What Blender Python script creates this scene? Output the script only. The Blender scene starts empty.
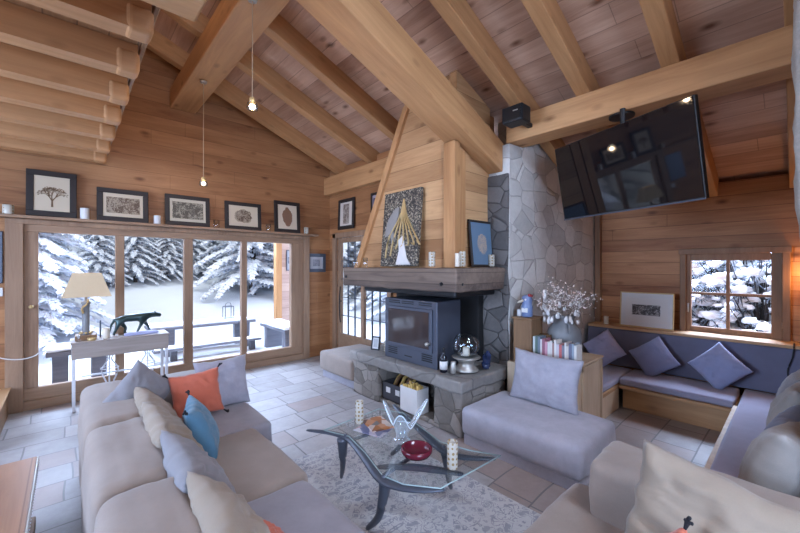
import bpy, bmesh, math, random
from mathutils import Vector, Matrix, noise as mnoise
C = bpy.context.scene.collection
R = math.radians
# ------------------------------------------------------------------ camera, world, lights
cam = bpy.data.cameras.new('camera'); cam_o = bpy.data.objects.new('camera', cam); C.objects.link(cam_o)
cam.sensor_width = 36; cam.lens = 16.38; cam.clip_start = .05; cam.clip_end = 300
cam_o.location = (0, 0, 1.6); cam_o.rotation_euler = (R(90), 0, R(-42.4))
bpy.context.scene.camera = cam_o
vs = bpy.context.scene.view_settings
vs.view_transform = 'Standard'; vs.look = 'None'; vs.gamma = 1; vs.use_curve_mapping = False; vs.exposure = -0.06

w = bpy.data.worlds.new('overcast_sky'); bpy.context.scene.world = w; w.use_nodes = True
bgn = w.node_tree.nodes['Background']; bgn.inputs[0].default_value = (.80, .90, 1.0, 1); bgn.inputs[1].default_value = .7

def area(name, loc, target, sx, sy, power, col):
    l = bpy.data.lights.new(name, 'AREA'); l.shape = 'RECTANGLE'; l.size = sx; l.size_y = sy; l.energy = power; l.color = col
    o = bpy.data.objects.new(name, l); C.objects.link(o); o.location = loc
    o.rotation_euler = (Vector(target) - Vector(loc)).to_track_quat('-Z', 'Y').to_euler(); return o
def point(name, loc, power, col, r=.05):
    l = bpy.data.lights.new(name, 'POINT'); l.energy = power; l.color = col; l.shadow_soft_size = r
    o = bpy.data.objects.new(name, l); C.objects.link(o); o.location = loc; return o
rz_top = lambda x: 3.38 + .4 * (3.5 - x)
DAY = (.52, .68, 1.0); DAY2 = (.50, .67, 1.0); WARM = (1.0, .72, .44)
area('sky_boost_over_terrace', (1.4, 7.9, 4.6), (1.4, 4.4, .2), 5.0, 2.4, 110, DAY)          # unseen panel added to boost sky light on the floor
area('sky_boost_beyond_terrace', (1.4, 9.2, 3.75), (1.6, 3.0, 1.7), 5.0, 2.0, 1150, DAY)  # out-of-view panel added to carry daylight deeper into the room
area('sky_boost_above_shrubs', (6.9, .5, 3.0), (4.4, .9, .4), 1.6, 1.4, 600, DAY)  # added panel brightening the alcove through its window
area('roof_fill_light', (1.5, -1.0, rz_top(1.5)), (2.6, 1.6, .3), 1.2, 1.2, 420, (.55, .71, 1.0))  # added fill lamp, framed as a roof window, brightening seat tops
area('sky_boost_beside_door', (6.4, 6.2, 4.2), (3.0, 4.4, .3), 2.2, 2.2, 420, DAY)  # area panel adding daylight outside the french door
area('rear_fill_light', (-.5, -3.1, 1.6), (2.6, 2, 1.2), 2.6, 1.9, 270, DAY2)          # added fill lamp behind the camera, framed as a window
area('side_fill_light', (-3.5, 3.0, 1.7), (1.5, 2.4, 1.2), 2.6, 1.9, 380, DAY2)  # second added fill lamp, set at the unseen left wall
sl = bpy.data.lights.new('overcast_sun', 'SUN'); sl.energy = 2.7; sl.angle = R(70); sl.color = (.86, .93, 1.0)
so = bpy.data.objects.new('overcast_sun', sl); C.objects.link(so); so.rotation_euler = Vector((.35, .5, -1.0)).to_track_quat('-Z', 'Y').to_euler()
point('room_fill_light', (.4, -1.3, 2.7), 30, WARM, .12)  # warm fill added behind the camera, no pendant hangs here
point('loft_fill_light', (-1.0, 3.2, 3.9), 30, WARM, .12)  # warm fill added above the loft deck, no lamp stands there

# ------------------------------------------------------------------ node helpers
class NT:
    def __init__(s, name):
        s.m = bpy.data.materials.new(name); s.m.use_nodes = True; s.t = s.m.node_tree; s.n = s.t.nodes
        s.b = s.n['Principled BSDF']; s.out = s.n['Material Output']
    def new(s, typ, **kw):
        x = s.n.new(typ)
        for k, v in kw.items(): setattr(x, k, v)
        return x
    def link(s, a, b): s.t.links.new(a, b)
    def put(s, sock, v):
        if hasattr(v, 'node'): s.link(v, sock)
        else: sock.default_value = v
    def math(s, op, a, b=0, c=0):
        x = s.new('ShaderNodeMath', operation=op); s.put(x.inputs[0], a); s.put(x.inputs[1], b); s.put(x.inputs[2], c); return x.outputs[0]
    def obj(s): return s.new('ShaderNodeTexCoord').outputs['Object']
    def gen(s): return s.new('ShaderNodeTexCoord').outputs['Generated']
    def sep(s, v):
        x = s.new('ShaderNodeSeparateXYZ'); s.link(v, x.inputs[0]); return x.outputs
    def comb(s, a, b, c):
        x = s.new('ShaderNodeCombineXYZ')
        for i, q in enumerate((a, b, c)): s.put(x.inputs[i], q)
        return x.outputs[0]
    def scale(s, v, k):
        x = s.new('ShaderNodeVectorMath', operation='MULTIPLY'); s.link(v, x.inputs[0]); x.inputs[1].default_value = k if hasattr(k, '__len__') else (k, k, k); return x.outputs[0]
    def add(s, v, k):
        x = s.new('ShaderNodeVectorMath', operation='ADD'); s.link(v, x.inputs[0]); s.put(x.inputs[1], k); return x.outputs[0]
    def noise(s, v, sc=1, det=3, rough=.55, dist=0):
        x = s.new('ShaderNodeTexNoise'); s.link(v, x.inputs['Vector']); x.inputs['Scale'].default_value = sc
        x.inputs['Detail'].default_value = det; x.inputs['Roughness'].default_value = rough; x.inputs['Distortion'].default_value = dist; return x.outputs['Fac']
    def white(s, v):
        x = s.new('ShaderNodeTexWhiteNoise', noise_dimensions='3D'); s.link(v, x.inputs['Vector']); return x.outputs['Value']
    def vor(s, v, sc=1, feature='F1', rnd=1.0):
        x = s.new('ShaderNodeTexVoronoi', feature=feature); s.link(v, x.inputs['Vector']); x.inputs['Scale'].default_value = sc
        x.inputs['Randomness'].default_value = rnd; return x
    def ramp(s, f, *stops):
        x = s.new('ShaderNodeValToRGB'); s.link(f, x.inputs[0]); e = x.color_ramp.elements
        while len(e) < len(stops): e.new(.5)
        for q, (p, c) in zip(e, stops):
            q.position = p; q.color = (*c, 1) if len(c) == 3 else c
        return x.outputs[0]
    def mix(s, f, a, b, mode='MIX'):
        x = s.new('ShaderNodeMix', data_type='RGBA', blend_type=mode); s.put(x.inputs[0], f)
        for i, q in ((6, a), (7, b)): s.put(x.inputs[i], (*q, 1) if isinstance(q, tuple) and len(q) == 3 else q)
        return x.outputs[2]
    def bump(s, h, strength=.3, dist=.02):
        x = s.new('ShaderNodeBump'); s.link(h, x.inputs['Height']); x.inputs['Strength'].default_value = strength; x.inputs['Distance'].default_value = dist
        s.link(x.outputs[0], s.b.inputs['Normal'])
    def col(s, c): s.put(s.b.inputs['Base Color'], (*c, 1) if isinstance(c, tuple) else c)
    def rough(s, v): s.put(s.b.inputs['Roughness'], v)

def srgb(r, g, b):
    f = lambda c: (c / 255 / 12.92) if c <= 10 else ((c / 255 + .055) / 1.055) ** 2.4
    return (f(r), f(g), f(b))
def plain(name, c, rough=.5, metal=0, bumpsc=0, var=.0):
    t = NT(name); t.rough(rough); t.b.inputs['Metallic'].default_value = metal
    n = t.noise(t.obj(), bumpsc or 9, 3)
    v = var or .08
    t.col(t.mix(n, tuple(x * (1 - v) for x in c), tuple(min(1, x * (1 + v)) for x in c)))
    if bumpsc: t.bump(n, .15, .01)
    return t.m
def wood(name, cd, cl, along=0, across=2, plank=.14, seam=.5, rough=.55, knots=1.0, joint=0.0, gs=1.0):
    t = NT(name); o = t.obj(); s = t.sep(o); a = s[along]; p = s[across]; q = s[3 - along - across]
    pi = t.math('FLOOR', t.math('DIVIDE', p, plank)) if plank else t.math('MULTIPLY', p, 0)
    tint = t.white(t.comb(pi, 3.7, 1.3))
    sh = t.math('MULTIPLY', tint, 13)
    g = t.noise(t.comb(t.math('MULTIPLY_ADD', a, 1.3 * gs, sh), t.math('MULTIPLY', p, 15 * gs), t.math('MULTIPLY', q, 15 * gs)), 1, 6, .68, 1.2)
    big = t.noise(t.comb(t.math('MULTIPLY_ADD', a, .8, sh), t.math('MULTIPLY', p, 3.0), t.math('MULTIPLY', q, 3.0)), 1, 2)
    f = t.math('ADD', t.math('MULTIPLY', g, .46), t.math('ADD', t.math('MULTIPLY', big, .48), t.math('MULTIPLY', t.math('SUBTRACT', tint, .5), .2)))
    c = t.ramp(f, (.28, cd), (.66, cl))
    h = g
    if knots:
        kv = t.vor(t.comb(t.math('MULTIPLY_ADD', a, 2.4, sh), t.math('MULTIPLY', p, 5.0), t.math('MULTIPLY', q, 5.0)), 1)
        kd = t.math('ADD', kv.outputs['Distance'], t.math('MULTIPLY', g, .05))
        km = t.new('ShaderNodeMapRange'); t.link(kd, km.inputs[0]); km.inputs[1].default_value = .06; km.inputs[2].default_value = .22; km.inputs[3].default_value = .9 * knots; km.inputs[4].default_value = 0
        c = t.mix(km.outputs[0], c, tuple(x * k_ for x, k_ in zip(cd, (.48, .40, .34))))
    if plank and seam:
        fr = t.math('FRACT', t.math('DIVIDE', p, plank)); e = t.math('LESS_THAN', t.math('ABSOLUTE', t.math('SUBTRACT', fr, .5)), .5 - .0035 / plank)
        if joint:
            fj = t.math('FRACT', t.math('ADD', t.math('DIVIDE', a, joint), tint)); ej = t.math('LESS_THAN', t.math('ABSOLUTE', t.math('SUBTRACT', fj, .5)), .5 - .003 / joint)
            e = t.math('MULTIPLY', e, ej)
        c = t.mix(t.math('MULTIPLY', t.math('SUBTRACT', 1, e), seam), c, tuple(x * .22 for x in cd))
        h = t.math('MULTIPLY_ADD', e, .8, t.math('MULTIPLY', g, .25))
    t.col(c); t.rough(rough); t.bump(h, .25, .006); t.b.inputs['Specular IOR Level'].default_value = .3
    return t.m
def fabric(name, c, var=.14, sc=7, rough=.95, bump=.25, weave=420):
    t = NT(name); o = t.obj(); n = t.noise(o, sc, 5, .65); n2 = t.noise(o, weave, 1)
    f = t.math('ADD', t.math('MULTIPLY', n, .75), t.math('MULTIPLY', n2, .25))
    t.col(t.ramp(f, (.3, tuple(x * (1 - var) for x in c)), (.7, tuple(min(1, x * (1 + var)) for x in c))))
    t.rough(rough); t.bump(f, bump, .016); t.b.inputs['Sheen Weight'].default_value = .25; t.b.inputs['Specular IOR Level'].default_value = .1
    return t.m
def stone(name, c1, c2, joint, sc=(2.6, 2.6, 3.2), jw=.035, warp=.25, bump=.8, rnd=1.0):
    t = NT(name); o = t.obj()
    wn = t.new('ShaderNodeTexNoise'); t.link(o, wn.inputs['Vector']); wn.inputs['Scale'].default_value = 1.7
    v = t.scale(t.add(o, t.scale(wn.outputs['Color'], warp)), sc)
    e = t.vor(v, 1, 'DISTANCE_TO_EDGE', rnd).outputs['Distance']; cell = t.vor(v, 1, 'F1', rnd)
    cv = t.sep(cell.outputs['Color'])[0]
    n = t.noise(o, 14, 6, .7); n2 = t.noise(o, 3, 3)
    base = t.ramp(t.math('ADD', t.math('MULTIPLY', cv, .45), t.math('ADD', t.math('MULTIPLY', n, .4), t.math('MULTIPLY', n2, .2))), (.25, c1), (.8, c2))
    mr = t.new('ShaderNodeMapRange'); t.link(e, mr.inputs[0]); mr.inputs[1].default_value = 0; mr.inputs[2].default_value = jw
    t.col(t.mix(mr.outputs[0], joint, base)); t.rough(.88)
    mr2 = t.new('ShaderNodeMapRange'); t.link(e, mr2.inputs[0]); mr2.inputs[1].default_value = 0; mr2.inputs[2].default_value = jw * 2.2
    t.bump(t.math('ADD', t.math('MULTIPLY', mr2.outputs[0], .7), t.math('MULTIPLY', n, .6)), bump, .03)
    return t.m
def clearglass(name, tint=(1, 1, 1), refl=.07):
    t = NT(name); n = t.n; n.remove(t.b)
    tr = t.new('ShaderNodeBsdfTransparent'); tr.inputs[0].default_value = (*tint, 1)
    gl = t.new('ShaderNodeBsdfGlossy'); gl.inputs['Roughness'].default_value = .02
    lw = t.new('ShaderNodeLayerWeight'); lw.inputs[0].default_value = .25
    f = t.math('MULTIPLY_ADD', lw.outputs['Fresnel'], refl * 2.0, refl * .1)
    mx = t.new('ShaderNodeMixShader'); t.link(f, mx.inputs[0]); t.link(tr.outputs[0], mx.inputs[1]); t.link(gl.outputs[0], mx.inputs[2])
    t.link(mx.outputs[0], t.out.inputs[0]); return t.m
def solidglass(name, c=(1, 1, 1), rough=0.02):
    t = NT(name); t.col(c); t.rough(rough); t.b.inputs['Transmission Weight'].default_value = 1; t.b.inputs['IOR'].default_value = 1.45; return t.m
def crystal_mat():
    t = NT('crystal_glass'); t.n.remove(t.b)
    tr = t.new('ShaderNodeBsdfTransparent'); tr.inputs[0].default_value = (.95, .98, .99, 1); gl = t.new('ShaderNodeBsdfGlossy'); gl.inputs['Roughness'].default_value = .06
    tl = t.new('ShaderNodeBsdfDiffuse'); tl.inputs[0].default_value = (.86, .92, .96, 1)
    lw = t.new('ShaderNodeLayerWeight'); lw.inputs[0].default_value = .5; f = t.math('MULTIPLY_ADD', t.math('POWER', lw.outputs['Facing'], 1.3), .72, .18)
    m1 = t.new('ShaderNodeMixShader'); m1.inputs[0].default_value = .45; t.link(gl.outputs[0], m1.inputs[1]); t.link(tl.outputs[0], m1.inputs[2])
    m2 = t.new('ShaderNodeMixShader'); t.link(f, m2.inputs[0]); t.link(tr.outputs[0], m2.inputs[1]); t.link(m1.outputs[0], m2.inputs[2]); t.link(m2.outputs[0], t.out.inputs[0]); return t.m
def emit(name, c, s):
    t = NT(name); t.col(c); t.b.inputs['Emission Color'].default_value = (*c, 1); t.b.inputs['Emission Strength'].default_value = s; return t.m

# ------------------------------------------------------------------ materials
WD, WL = srgb(124, 80, 50), srgb(178, 128, 86)
M = {}
M['wall_x'] = wood('larch_boards_x', WD, WL, 0, 2, .19, .35, joint=3.1)
M['wall_y'] = wood('larch_boards_y', WD, WL, 1, 2, .19, .35, joint=2.7)
M['wall_alc'] = wood('alcove_boards', srgb(132, 82, 50), srgb(194, 138, 92), 1, 2, .15, .55, joint=3.3)
M['roof'] = wood('roof_planks', srgb(154, 114, 90), srgb(212, 174, 148), 1, 0, .19, .45, joint=2.3, knots=1.2)
M['beam'] = wood('beam_spruce', srgb(148, 102, 64), srgb(204, 156, 108), 0, 2, 0, 0, knots=.8, gs=.7)
M['beam_y'] = wood('beam_spruce_y', srgb(148, 102, 64), srgb(204, 156, 108), 1, 2, 0, 0, knots=.8, gs=.7)
M['beam_z'] = wood('beam_spruce_z', srgb(148, 102, 64), srgb(204, 156, 108), 2, 1, 0, 0, knots=.8, gs=.7)
M['joist'] = wood('loft_joist_wood', srgb(150, 104, 66), srgb(200, 150, 104), 0, 2, 0, 0, knots=.8, gs=.7)
M['deck'] = wood('loft_planks', srgb(120, 82, 54), srgb(176, 130, 90), 1, 0, .14, .6)
M['clad'] = wood('hood_boards', srgb(150, 108, 72), srgb(202, 160, 116), 1, 2, .21, .5, knots=.8)
M['clad_x'] = wood('hood_side_boards', srgb(150, 108, 72), srgb(202, 160, 116), 0, 2, .2, .5, knots=.8)
M['frame_x'] = wood('window_timber', srgb(120, 92, 72), srgb(166, 136, 110), 0, 2, 0, 0, knots=.2)
M['frame_z'] = wood('window_timber_upright', srgb(120, 92, 72), srgb(166, 136, 110), 2, 0, 0, 0, knots=.2)
M['frame_alc'] = wood('alcove_window_timber', srgb(110, 80, 58), srgb(158, 120, 90), 2, 1, 0, 0, knots=.2)
M['palewood'] = wood('pale_pine', srgb(186, 160, 130), srgb(224, 204, 176), 2, 1, .3, .3, knots=.4)
M['benchwood'] = wood('bench_pine', srgb(166, 126, 88), srgb(208, 170, 128), 1, 2, 0, 0, knots=.4)
M['benchwood_x'] = wood('bench_pine_x', srgb(166, 126, 88), srgb(208, 170, 128), 0, 2, 0, 0, knots=.4)
M['brownwood'] = wood('brown_cabinet_wood', srgb(104, 76, 54), srgb(150, 116, 84), 2, 1, 0, 0, knots=.3)
M['oldbeam'] = wood('weathered_mantel_oak', srgb(84, 72, 66), srgb(140, 122, 108), 1, 2, .11, .5, rough=.8, knots=.4)
M['chest'] = wood('reddish_chest_wood', srgb(122, 84, 60), srgb(168, 124, 92), 1, 0, .22, .4, rough=.4, knots=.3)
M['whitewood'] = wood('whitewashed_wood', srgb(128, 116, 108), srgb(170, 158, 150), 0, 2, 0, 0, rough=.6, knots=.2)
M['stone'] = stone('fitted_grey_stone', srgb(168, 165, 160), srgb(214, 211, 205), srgb(146, 142, 136), sc=(4.2, 4.2, 4.6), jw=.012, warp=.09, bump=.6, rnd=.72)
M['stone_dark'] = stone('sooty_stone', srgb(70, 67, 66), srgb(112, 107, 104), srgb(62, 60, 60), sc=(4, 4, 6), jw=.02, warp=.1)
M['hearth'] = stone('hearth_stone', srgb(106, 99, 92), srgb(160, 152, 144), srgb(96, 91, 86), sc=(5.5, 5.5, 7), jw=.016, warp=.14)
M['slab'] = stone('hearth_slab_stone', srgb(108, 104, 100), srgb(160, 154, 148), srgb(100, 96, 92), sc=(1.2, 1.2, 1.2), jw=.01, bump=.4)
M['pillarstone'] = plain('rough_pillar_stone', srgb(176, 173, 166), .9, 0, 55, .28)
# floor: irregular rectangular flagstones, grey-lilac with some terracotta
t = NT('flagstone_floor'); o = t.obj(); s = t.sep(o)
TW, TH = .46, .31
nw = t.noise(o, 1.1, 2)
x_ = t.math('ADD', s[0], t.math('MULTIPLY', nw, .05)); y_ = t.math('ADD', s[1], t.math('MULTIPLY', nw, .05))
row = t.math('FLOOR', t.math('DIVIDE', y_, TH)); rr = t.white(t.comb(row, 7.1, 2.2))
xs = t.math('ADD', t.math('DIVIDE', x_, TW), t.math('MULTIPLY', rr, 5)); coln = t.math('FLOOR', xs)
fx = t.math('FRACT', xs); fy = t.math('FRACT', t.math('DIVIDE', y_, TH))
ex = t.math('LESS_THAN', t.math('ABSOLUTE', t.math('SUBTRACT', fx, .5)), .5 - .006 / TW)
ey = t.math('LESS_THAN', t.math('ABSOLUTE', t.math('SUBTRACT', fy, .5)), .5 - .006 / TH)
e = t.math('MULTIPLY', ex, ey); tid = t.white(t.comb(coln, row, .5)); tid2 = t.white(t.comb(coln, row, 9.5))
n = t.noise(o, 6, 7, .75)
c = t.ramp(t.math('ADD', t.math('MULTIPLY', tid, .28), t.math('MULTIPLY', n, .75)), (.3, srgb(136, 130, 128)), (.78, srgb(180, 174, 172)))
c = t.mix(t.math('MULTIPLY', t.math('GREATER_THAN', t.math('ADD', tid2, t.math('MULTIPLY', t.math('GREATER_THAN', s[0], 2.25), t.math('MULTIPLY', t.math('LESS_THAN', s[1], 2.1), .35))), .84), .38), c, srgb(152, 120, 102))
t.col(t.mix(e, srgb(112, 107, 106), c)); t.rough(t.math('MULTIPLY_ADD', n, .3, .32)); t.bump(t.math('ADD', e, t.math('MULTIPLY', n, .5)), .35, .008)
M['floor'] = t.m
# rug: mirrored floral lattice, faded
t = NT('faded_damask_rug'); o = t.obj(); s = t.sep(o)
px = t.math('PINGPONG', s[0], .2); py = t.math('PINGPONG', s[1], .25)
v = t.comb(px, py, 0)
n1 = t.noise(v, 15, 2, .5, 1.2); n3 = t.noise(o, 3.2, 4, .7); n4 = t.noise(o, 60, 2)
ln = t.math('ABSOLUTE', t.math('SUBTRACT', n1, .5))
k = t.math('LESS_THAN', ln, .030); k2 = t.math('GREATER_THAN', n1, .63)
kk = t.math('MAXIMUM', k, k2)
kk = t.math('MULTIPLY', kk, t.ramp(n3, (.3, (.35,) * 3), (.62, (1,) * 3)))
c = t.mix(n4, srgb(178, 176, 176), srgb(202, 200, 198)); t.col(t.mix(kk, c, srgb(142, 142, 150))); t.rough(1); t.bump(n4, .4, .006)
M['rug'] = t.m
M['sofa'] = fabric('beige_suede', srgb(148, 134, 124), .12, 5)
M['sofa_lilac'] = fabric('lilac_grey_suede', srgb(144, 140, 146), .16, 5)
M['ottoman'] = fabric('ottoman_suede', srgb(170, 167, 176), .2, 5)
M['beigelinen'] = fabric('beige_linen', srgb(150, 136, 120), .1, 5, bump=.35)
M['greylinen'] = fabric('grey_linen', srgb(134, 132, 136), .1, 6, bump=.35)
M['lightlinen'] = fabric('light_grey_linen', srgb(150, 144, 138), .1, 6, bump=.35)
M['greyvelvet'] = fabric('grey_velvet', srgb(160, 158, 168), .16, 9)
M['orange'] = fabric('terracotta_cotton', srgb(190, 104, 82), .07, 8)
M['blue'] = fabric('dusty_blue_cotton', srgb(88, 128, 152), .08, 8)
M['navy'] = fabric('charcoal_blue_felt', srgb(110, 112, 132), .08, 8)
M['benchcush'] = fabric('bench_felt', srgb(156, 154, 174), .08, 8)
M['periw'] = fabric('brightened_periwinkle_cotton', srgb(176, 180, 216), .06, 8)  # raised tone stands in for direct light on the left corner cushion
M['periw2'] = fabric('grey_periwinkle_cotton', srgb(148, 154, 186), .06, 8)
M['tassel'] = plain('black_yarn', srgb(28, 28, 34), .9)
M['blackmetal'] = plain('black_metal', srgb(34, 35, 38), .45, .4)
M['stove'] = plain('grey_blue_stove_steel', srgb(84, 89, 102), .42, .4)
M['stove_dark'] = plain('stove_slot_black', srgb(16, 16, 18), .6)
M['soot'] = plain('soot_black', srgb(22, 21, 22), .9)
M['gunmetal'] = plain('forged_steel', srgb(84, 90, 102), .42, .45)
M['tv'] = plain('television_casing', srgb(20, 20, 22), .35)
t = NT('television_screen'); t.col((.005, .005, .007)); t.rough(.04); t.b.inputs['Specular IOR Level'].default_value = .5; M['screen'] = t.m
t = NT('stove_window'); t.col(srgb(60, 52, 52)); t.rough(.06); t.b.inputs['Specular IOR Level'].default_value = .9; M['stoveglass'] = t.m
M['pane'] = clearglass('window_glass', refl=.03); M['tglass'] = clearglass('table_glass', (.975, .99, .985), .12)
M['thin'] = clearglass('thin_glass', (.95, .97, .98), .25)
M['crystal'] = crystal_mat(); M['crystalrim'] = plain('glass_rim_glint', srgb(206, 220, 228), .12)
M['edgeglass'] = plain('polished_glass_edge', srgb(160, 180, 180), .2)
M['burgundy'] = plain('burgundy_ceramic', srgb(96, 28, 44), .15)
M['white'] = plain('white_matte', srgb(214, 212, 210), .6)
M['greystone'] = plain('grey_relief', srgb(140, 136, 132), .7, 0, 20, .15)
M['paper'] = plain('paper', srgb(206, 198, 182), .8)
M['whitemetal'] = plain('white_painted_metal', srgb(206, 206, 210), .5)
M['darkframe'] = plain('dark_stained_frame', srgb(38, 29, 26), .6, var=.3)
M['gold'] = plain('gilt', srgb(196, 168, 118), .45, .35)
M['pewter'] = plain('milk_can_pewter', srgb(128, 130, 132), .6, .25, bumpsc=5, var=.2)
M['silver'] = plain('hammered_silver', srgb(186, 182, 174), .42, .75, bumpsc=40)
M['bronze'] = plain('green_bronze', srgb(50, 66, 66), .35, .6, var=.25)
M['wicker'] = wood('wicker', srgb(96, 70, 46), srgb(150, 114, 78), 2, 0, .015, .6, knots=0)
M['blossom'] = plain('dried_petals', srgb(222, 212, 206), .9, var=.12)
M['stem'] = plain('dried_stems', srgb(150, 134, 122), .9)
M['pillarcandle'] = plain('ivory_wax', srgb(216, 206, 188), .5)
t = NT('dotted_glass'); vv = t.vor(t.obj(), 34, 'F1', .25); t.col(t.mix(t.math('LESS_THAN', vv.outputs['Distance'], .33), srgb(190, 184, 170), srgb(150, 126, 90))); t.rough(.25); M['dotted'] = t.m
t = NT('lamp_shade_linen'); n = t.noise(t.obj(), 120, 2); t.col(t.mix(n, srgb(182, 162, 132), srgb(200, 180, 150))); t.rough(.9)
t.b.inputs['Transmission Weight'].default_value = 0; t.b.inputs['Emission Color'].default_value = (1, .80, .58, 1); t.b.inputs['Emission Strength'].default_value = .12; M['shade'] = t.m
M['bulb'] = emit('halogen_bulb', (1, .93, .82), 7)
M['cord'] = plain('pale_cord', srgb(176, 150, 120), .7)
M['snow'] = plain('snow', (.84, .87, .92), .85, 0, 3, .05)
M['needles'] = plain('frosted_needles', srgb(194, 203, 220), .9, var=.15)
M['shrubleaf'] = plain('dark_shrub_leaves', srgb(84, 92, 104), .9, var=.3)
M['bark'] = plain('wet_bark', srgb(66, 62, 62), .95, var=.3)
M['extwood'] = wood('grey_terrace_wood', srgb(90, 90, 98), srgb(128, 128, 136), 0, 1, .12, .6, knots=.2)
M['pinksiding'] = wood('weathered_siding', srgb(158, 128, 116), srgb(196, 168, 154), 1, 2, .2, .5, knots=.3)
M['pinksiding_x'] = wood('weathered_siding_x', srgb(158, 128, 116), srgb(196, 168, 154), 0, 2, .2, .5, knots=.3)
M['boxgrey'] = plain('charcoal_cardboard', srgb(62, 62, 68), .7)
M['kindling'] = wood('split_kindling', srgb(196, 160, 84), srgb(232, 202, 128), 2, 0, 0, 0, knots=0)
M['figure'] = plain('blue_glazed_ceramic', srgb(110, 126, 162), .3, var=.2)
M['red'] = plain('red_glaze', srgb(150, 50, 50), .4)
M['wine'] = plain('dark_bottle_glass', srgb(24, 24, 34), .12)
M['bluecrystal'] = plain('dark_blue_crystal', srgb(40, 52, 84), .15, bumpsc=30)
def art(name, paper, ink, sx, sz, kind='eng', sc=40, dens=.5):
    """a print: paper with an inked rectangle or figure; object x,z span +-sx,+-sz"""
    t = NT(name); o = t.obj(); s = t.sep(o)
    ax = t.math('DIVIDE', t.math('ABSOLUTE', s[0]), sx); az = t.math('DIVIDE', t.math('ABSOLUTE', s[2]), sz)
    if kind == 'ell': d = t.math('SQRT', t.math('ADD', t.math('POWER', ax, 2), t.math('POWER', az, 2)))
    else: d = t.math('MAXIMUM', ax, az)
    big = t.noise(o, sc * .35, 4, .6); fine = t.noise(o, sc * 2.2, 4, .7)
    d = t.math('ADD', d, t.math('MULTIPLY', t.math('SUBTRACT', big, .5), .9 if kind == 'ell' else .22))
    m = t.math('LESS_THAN', d, 1.0)
    g = t.math('GREATER_THAN', t.math('ADD', t.math('MULTIPLY', big, .5), t.math('MULTIPLY', fine, .5)), 1 - dens)
    ink2 = tuple(.5 * a + .5 * b for a, b in zip(ink, paper))
    t.col(t.mix(m, paper, t.mix(g, ink2, ink))); t.rough(.6); return t.m
PP = srgb(196, 180, 156)

# ------------------------------------------------------------------ mesh helpers
def bmn(): return bmesh.new()
def box(bm, x0, x1, y0, y1, z0, z1):
    r = bmesh.ops.create_cube(bm, size=1)['verts']
    for v in r: v.co = Vector((x0 + (v.co.x + .5) * (x1 - x0), y0 + (v.co.y + .5) * (y1 - y0), z0 + (v.co.z + .5) * (z1 - z0)))
    return r
def bevel(bm, w, seg=2):
    bmesh.ops.bevel(bm, geom=bm.edges[:], offset=w, segments=seg, profile=.5, affect='EDGES', clamp_overlap=True); return bm
def bbox(x0, x1, y0, y1, z0, z1, bw=.006, seg=2):
    bm = bmn(); box(bm, x0, x1, y0, y1, z0, z1); return bevel(bm, bw, seg)
def prism(bm, pts, axis, a0, a1):
    """pts 2-D polygon in the two other axes (cyclic order), extruded along axis"""
    def mk(p, q):
        v = [0, 0, 0]; o = [i for i in range(3) if i != axis]; v[axis] = q; v[o[0]] = p[0]; v[o[1]] = p[1]; return bm.verts.new(v)
    A = [mk(p, a0) for p in pts]; B = [mk(p, a1) for p in pts]; n = len(pts)
    bm.faces.new(A); bm.faces.new(B[::-1])
    for i in range(n): bm.faces.new((A[i], B[i], B[(i + 1) % n], A[(i + 1) % n]))
    bmesh.ops.recalc_face_normals(bm, faces=bm.faces[:]); return bm
def lathe(bm, prof, cx=0, cy=0, n=28):
    rings = []
    for r, z in prof: rings.append([bm.verts.new((cx + max(r, .0005) * math.cos(2 * math.pi * i / n), cy + max(r, .0005) * math.sin(2 * math.pi * i / n), z)) for i in range(n)])
    for a, b in zip(rings, rings[1:]):
        for i in range(n): bm.faces.new((a[i], a[(i + 1) % n], b[(i + 1) % n], b[i]))
    bm.faces.new(rings[0][::-1]); bm.faces.new(rings[-1])
    bmesh.ops.recalc_face_normals(bm, faces=bm.faces[:]); return bm
def tube(bm, pts, rad, n=8, flat=None):
    """tube along pts; rad number or list; flat=(a,b) scales the section sideways/upright"""
    pts = [Vector(p) for p in pts]; rings = []
    rs = rad if hasattr(rad, '__len__') else [rad] * len(pts)
    for i, p in enumerate(pts):
        d = (pts[min(i + 1, len(pts) - 1)] - pts[max(i - 1, 0)]).normalized()
        up = Vector((0, 0, 1)) if abs(d.z) < .95 else Vector((1, 0, 0))
        s = d.cross(up).normalized(); u = s.cross(d).normalized(); fa, fb = flat or (1, 1)
        rings.append([bm.verts.new(p + s * math.cos(2 * math.pi * k / n) * rs[i] * fa + u * math.sin(2 * math.pi * k / n) * rs[i] * fb) for k in range(n)])
    for a, b in zip(rings, rings[1:]):
        for i in range(n): bm.faces.new((a[i], a[(i + 1) % n], b[(i + 1) % n], b[i]))
    bm.faces.new(rings[0][::-1]); bm.faces.new(rings[-1])
    bmesh.ops.recalc_face_normals(bm, faces=bm.faces[:]); return bm
def spline(pts, k=6):
    P = [Vector(p) for p in pts]; out = []
    for i in range(len(P) - 1):
        p0, p1, p2, p3 = P[max(i - 1, 0)], P[i], P[i + 1], P[min(i + 2, len(P) - 1)]
        for j in range(k):
            t = j / k; out.append(.5 * ((2 * p1) + (p2 - p0) * t + (2 * p0 - 5 * p1 + 4 * p2 - p3) * t * t + (3 * p1 - p0 - 3 * p2 + p3) * t ** 3))
    out.append(P[-1]); return out
def blob(bm, c, r, sub=2, nz=0, seed=0):
    vs_ = bmesh.ops.create_icosphere(bm, subdivisions=sub, radius=1)['verts']
    r = r if hasattr(r, '__len__') else (r, r, r)
    for v in vs_:
        k = 1 + nz * mnoise.noise(v.co * 1.8 + Vector((seed, seed * .7, 0)))
        v.co = Vector((c[0] + v.co.x * r[0] * k, c[1] + v.co.y * r[1] * k, c[2] + v.co.z * r[2] * k))
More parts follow.
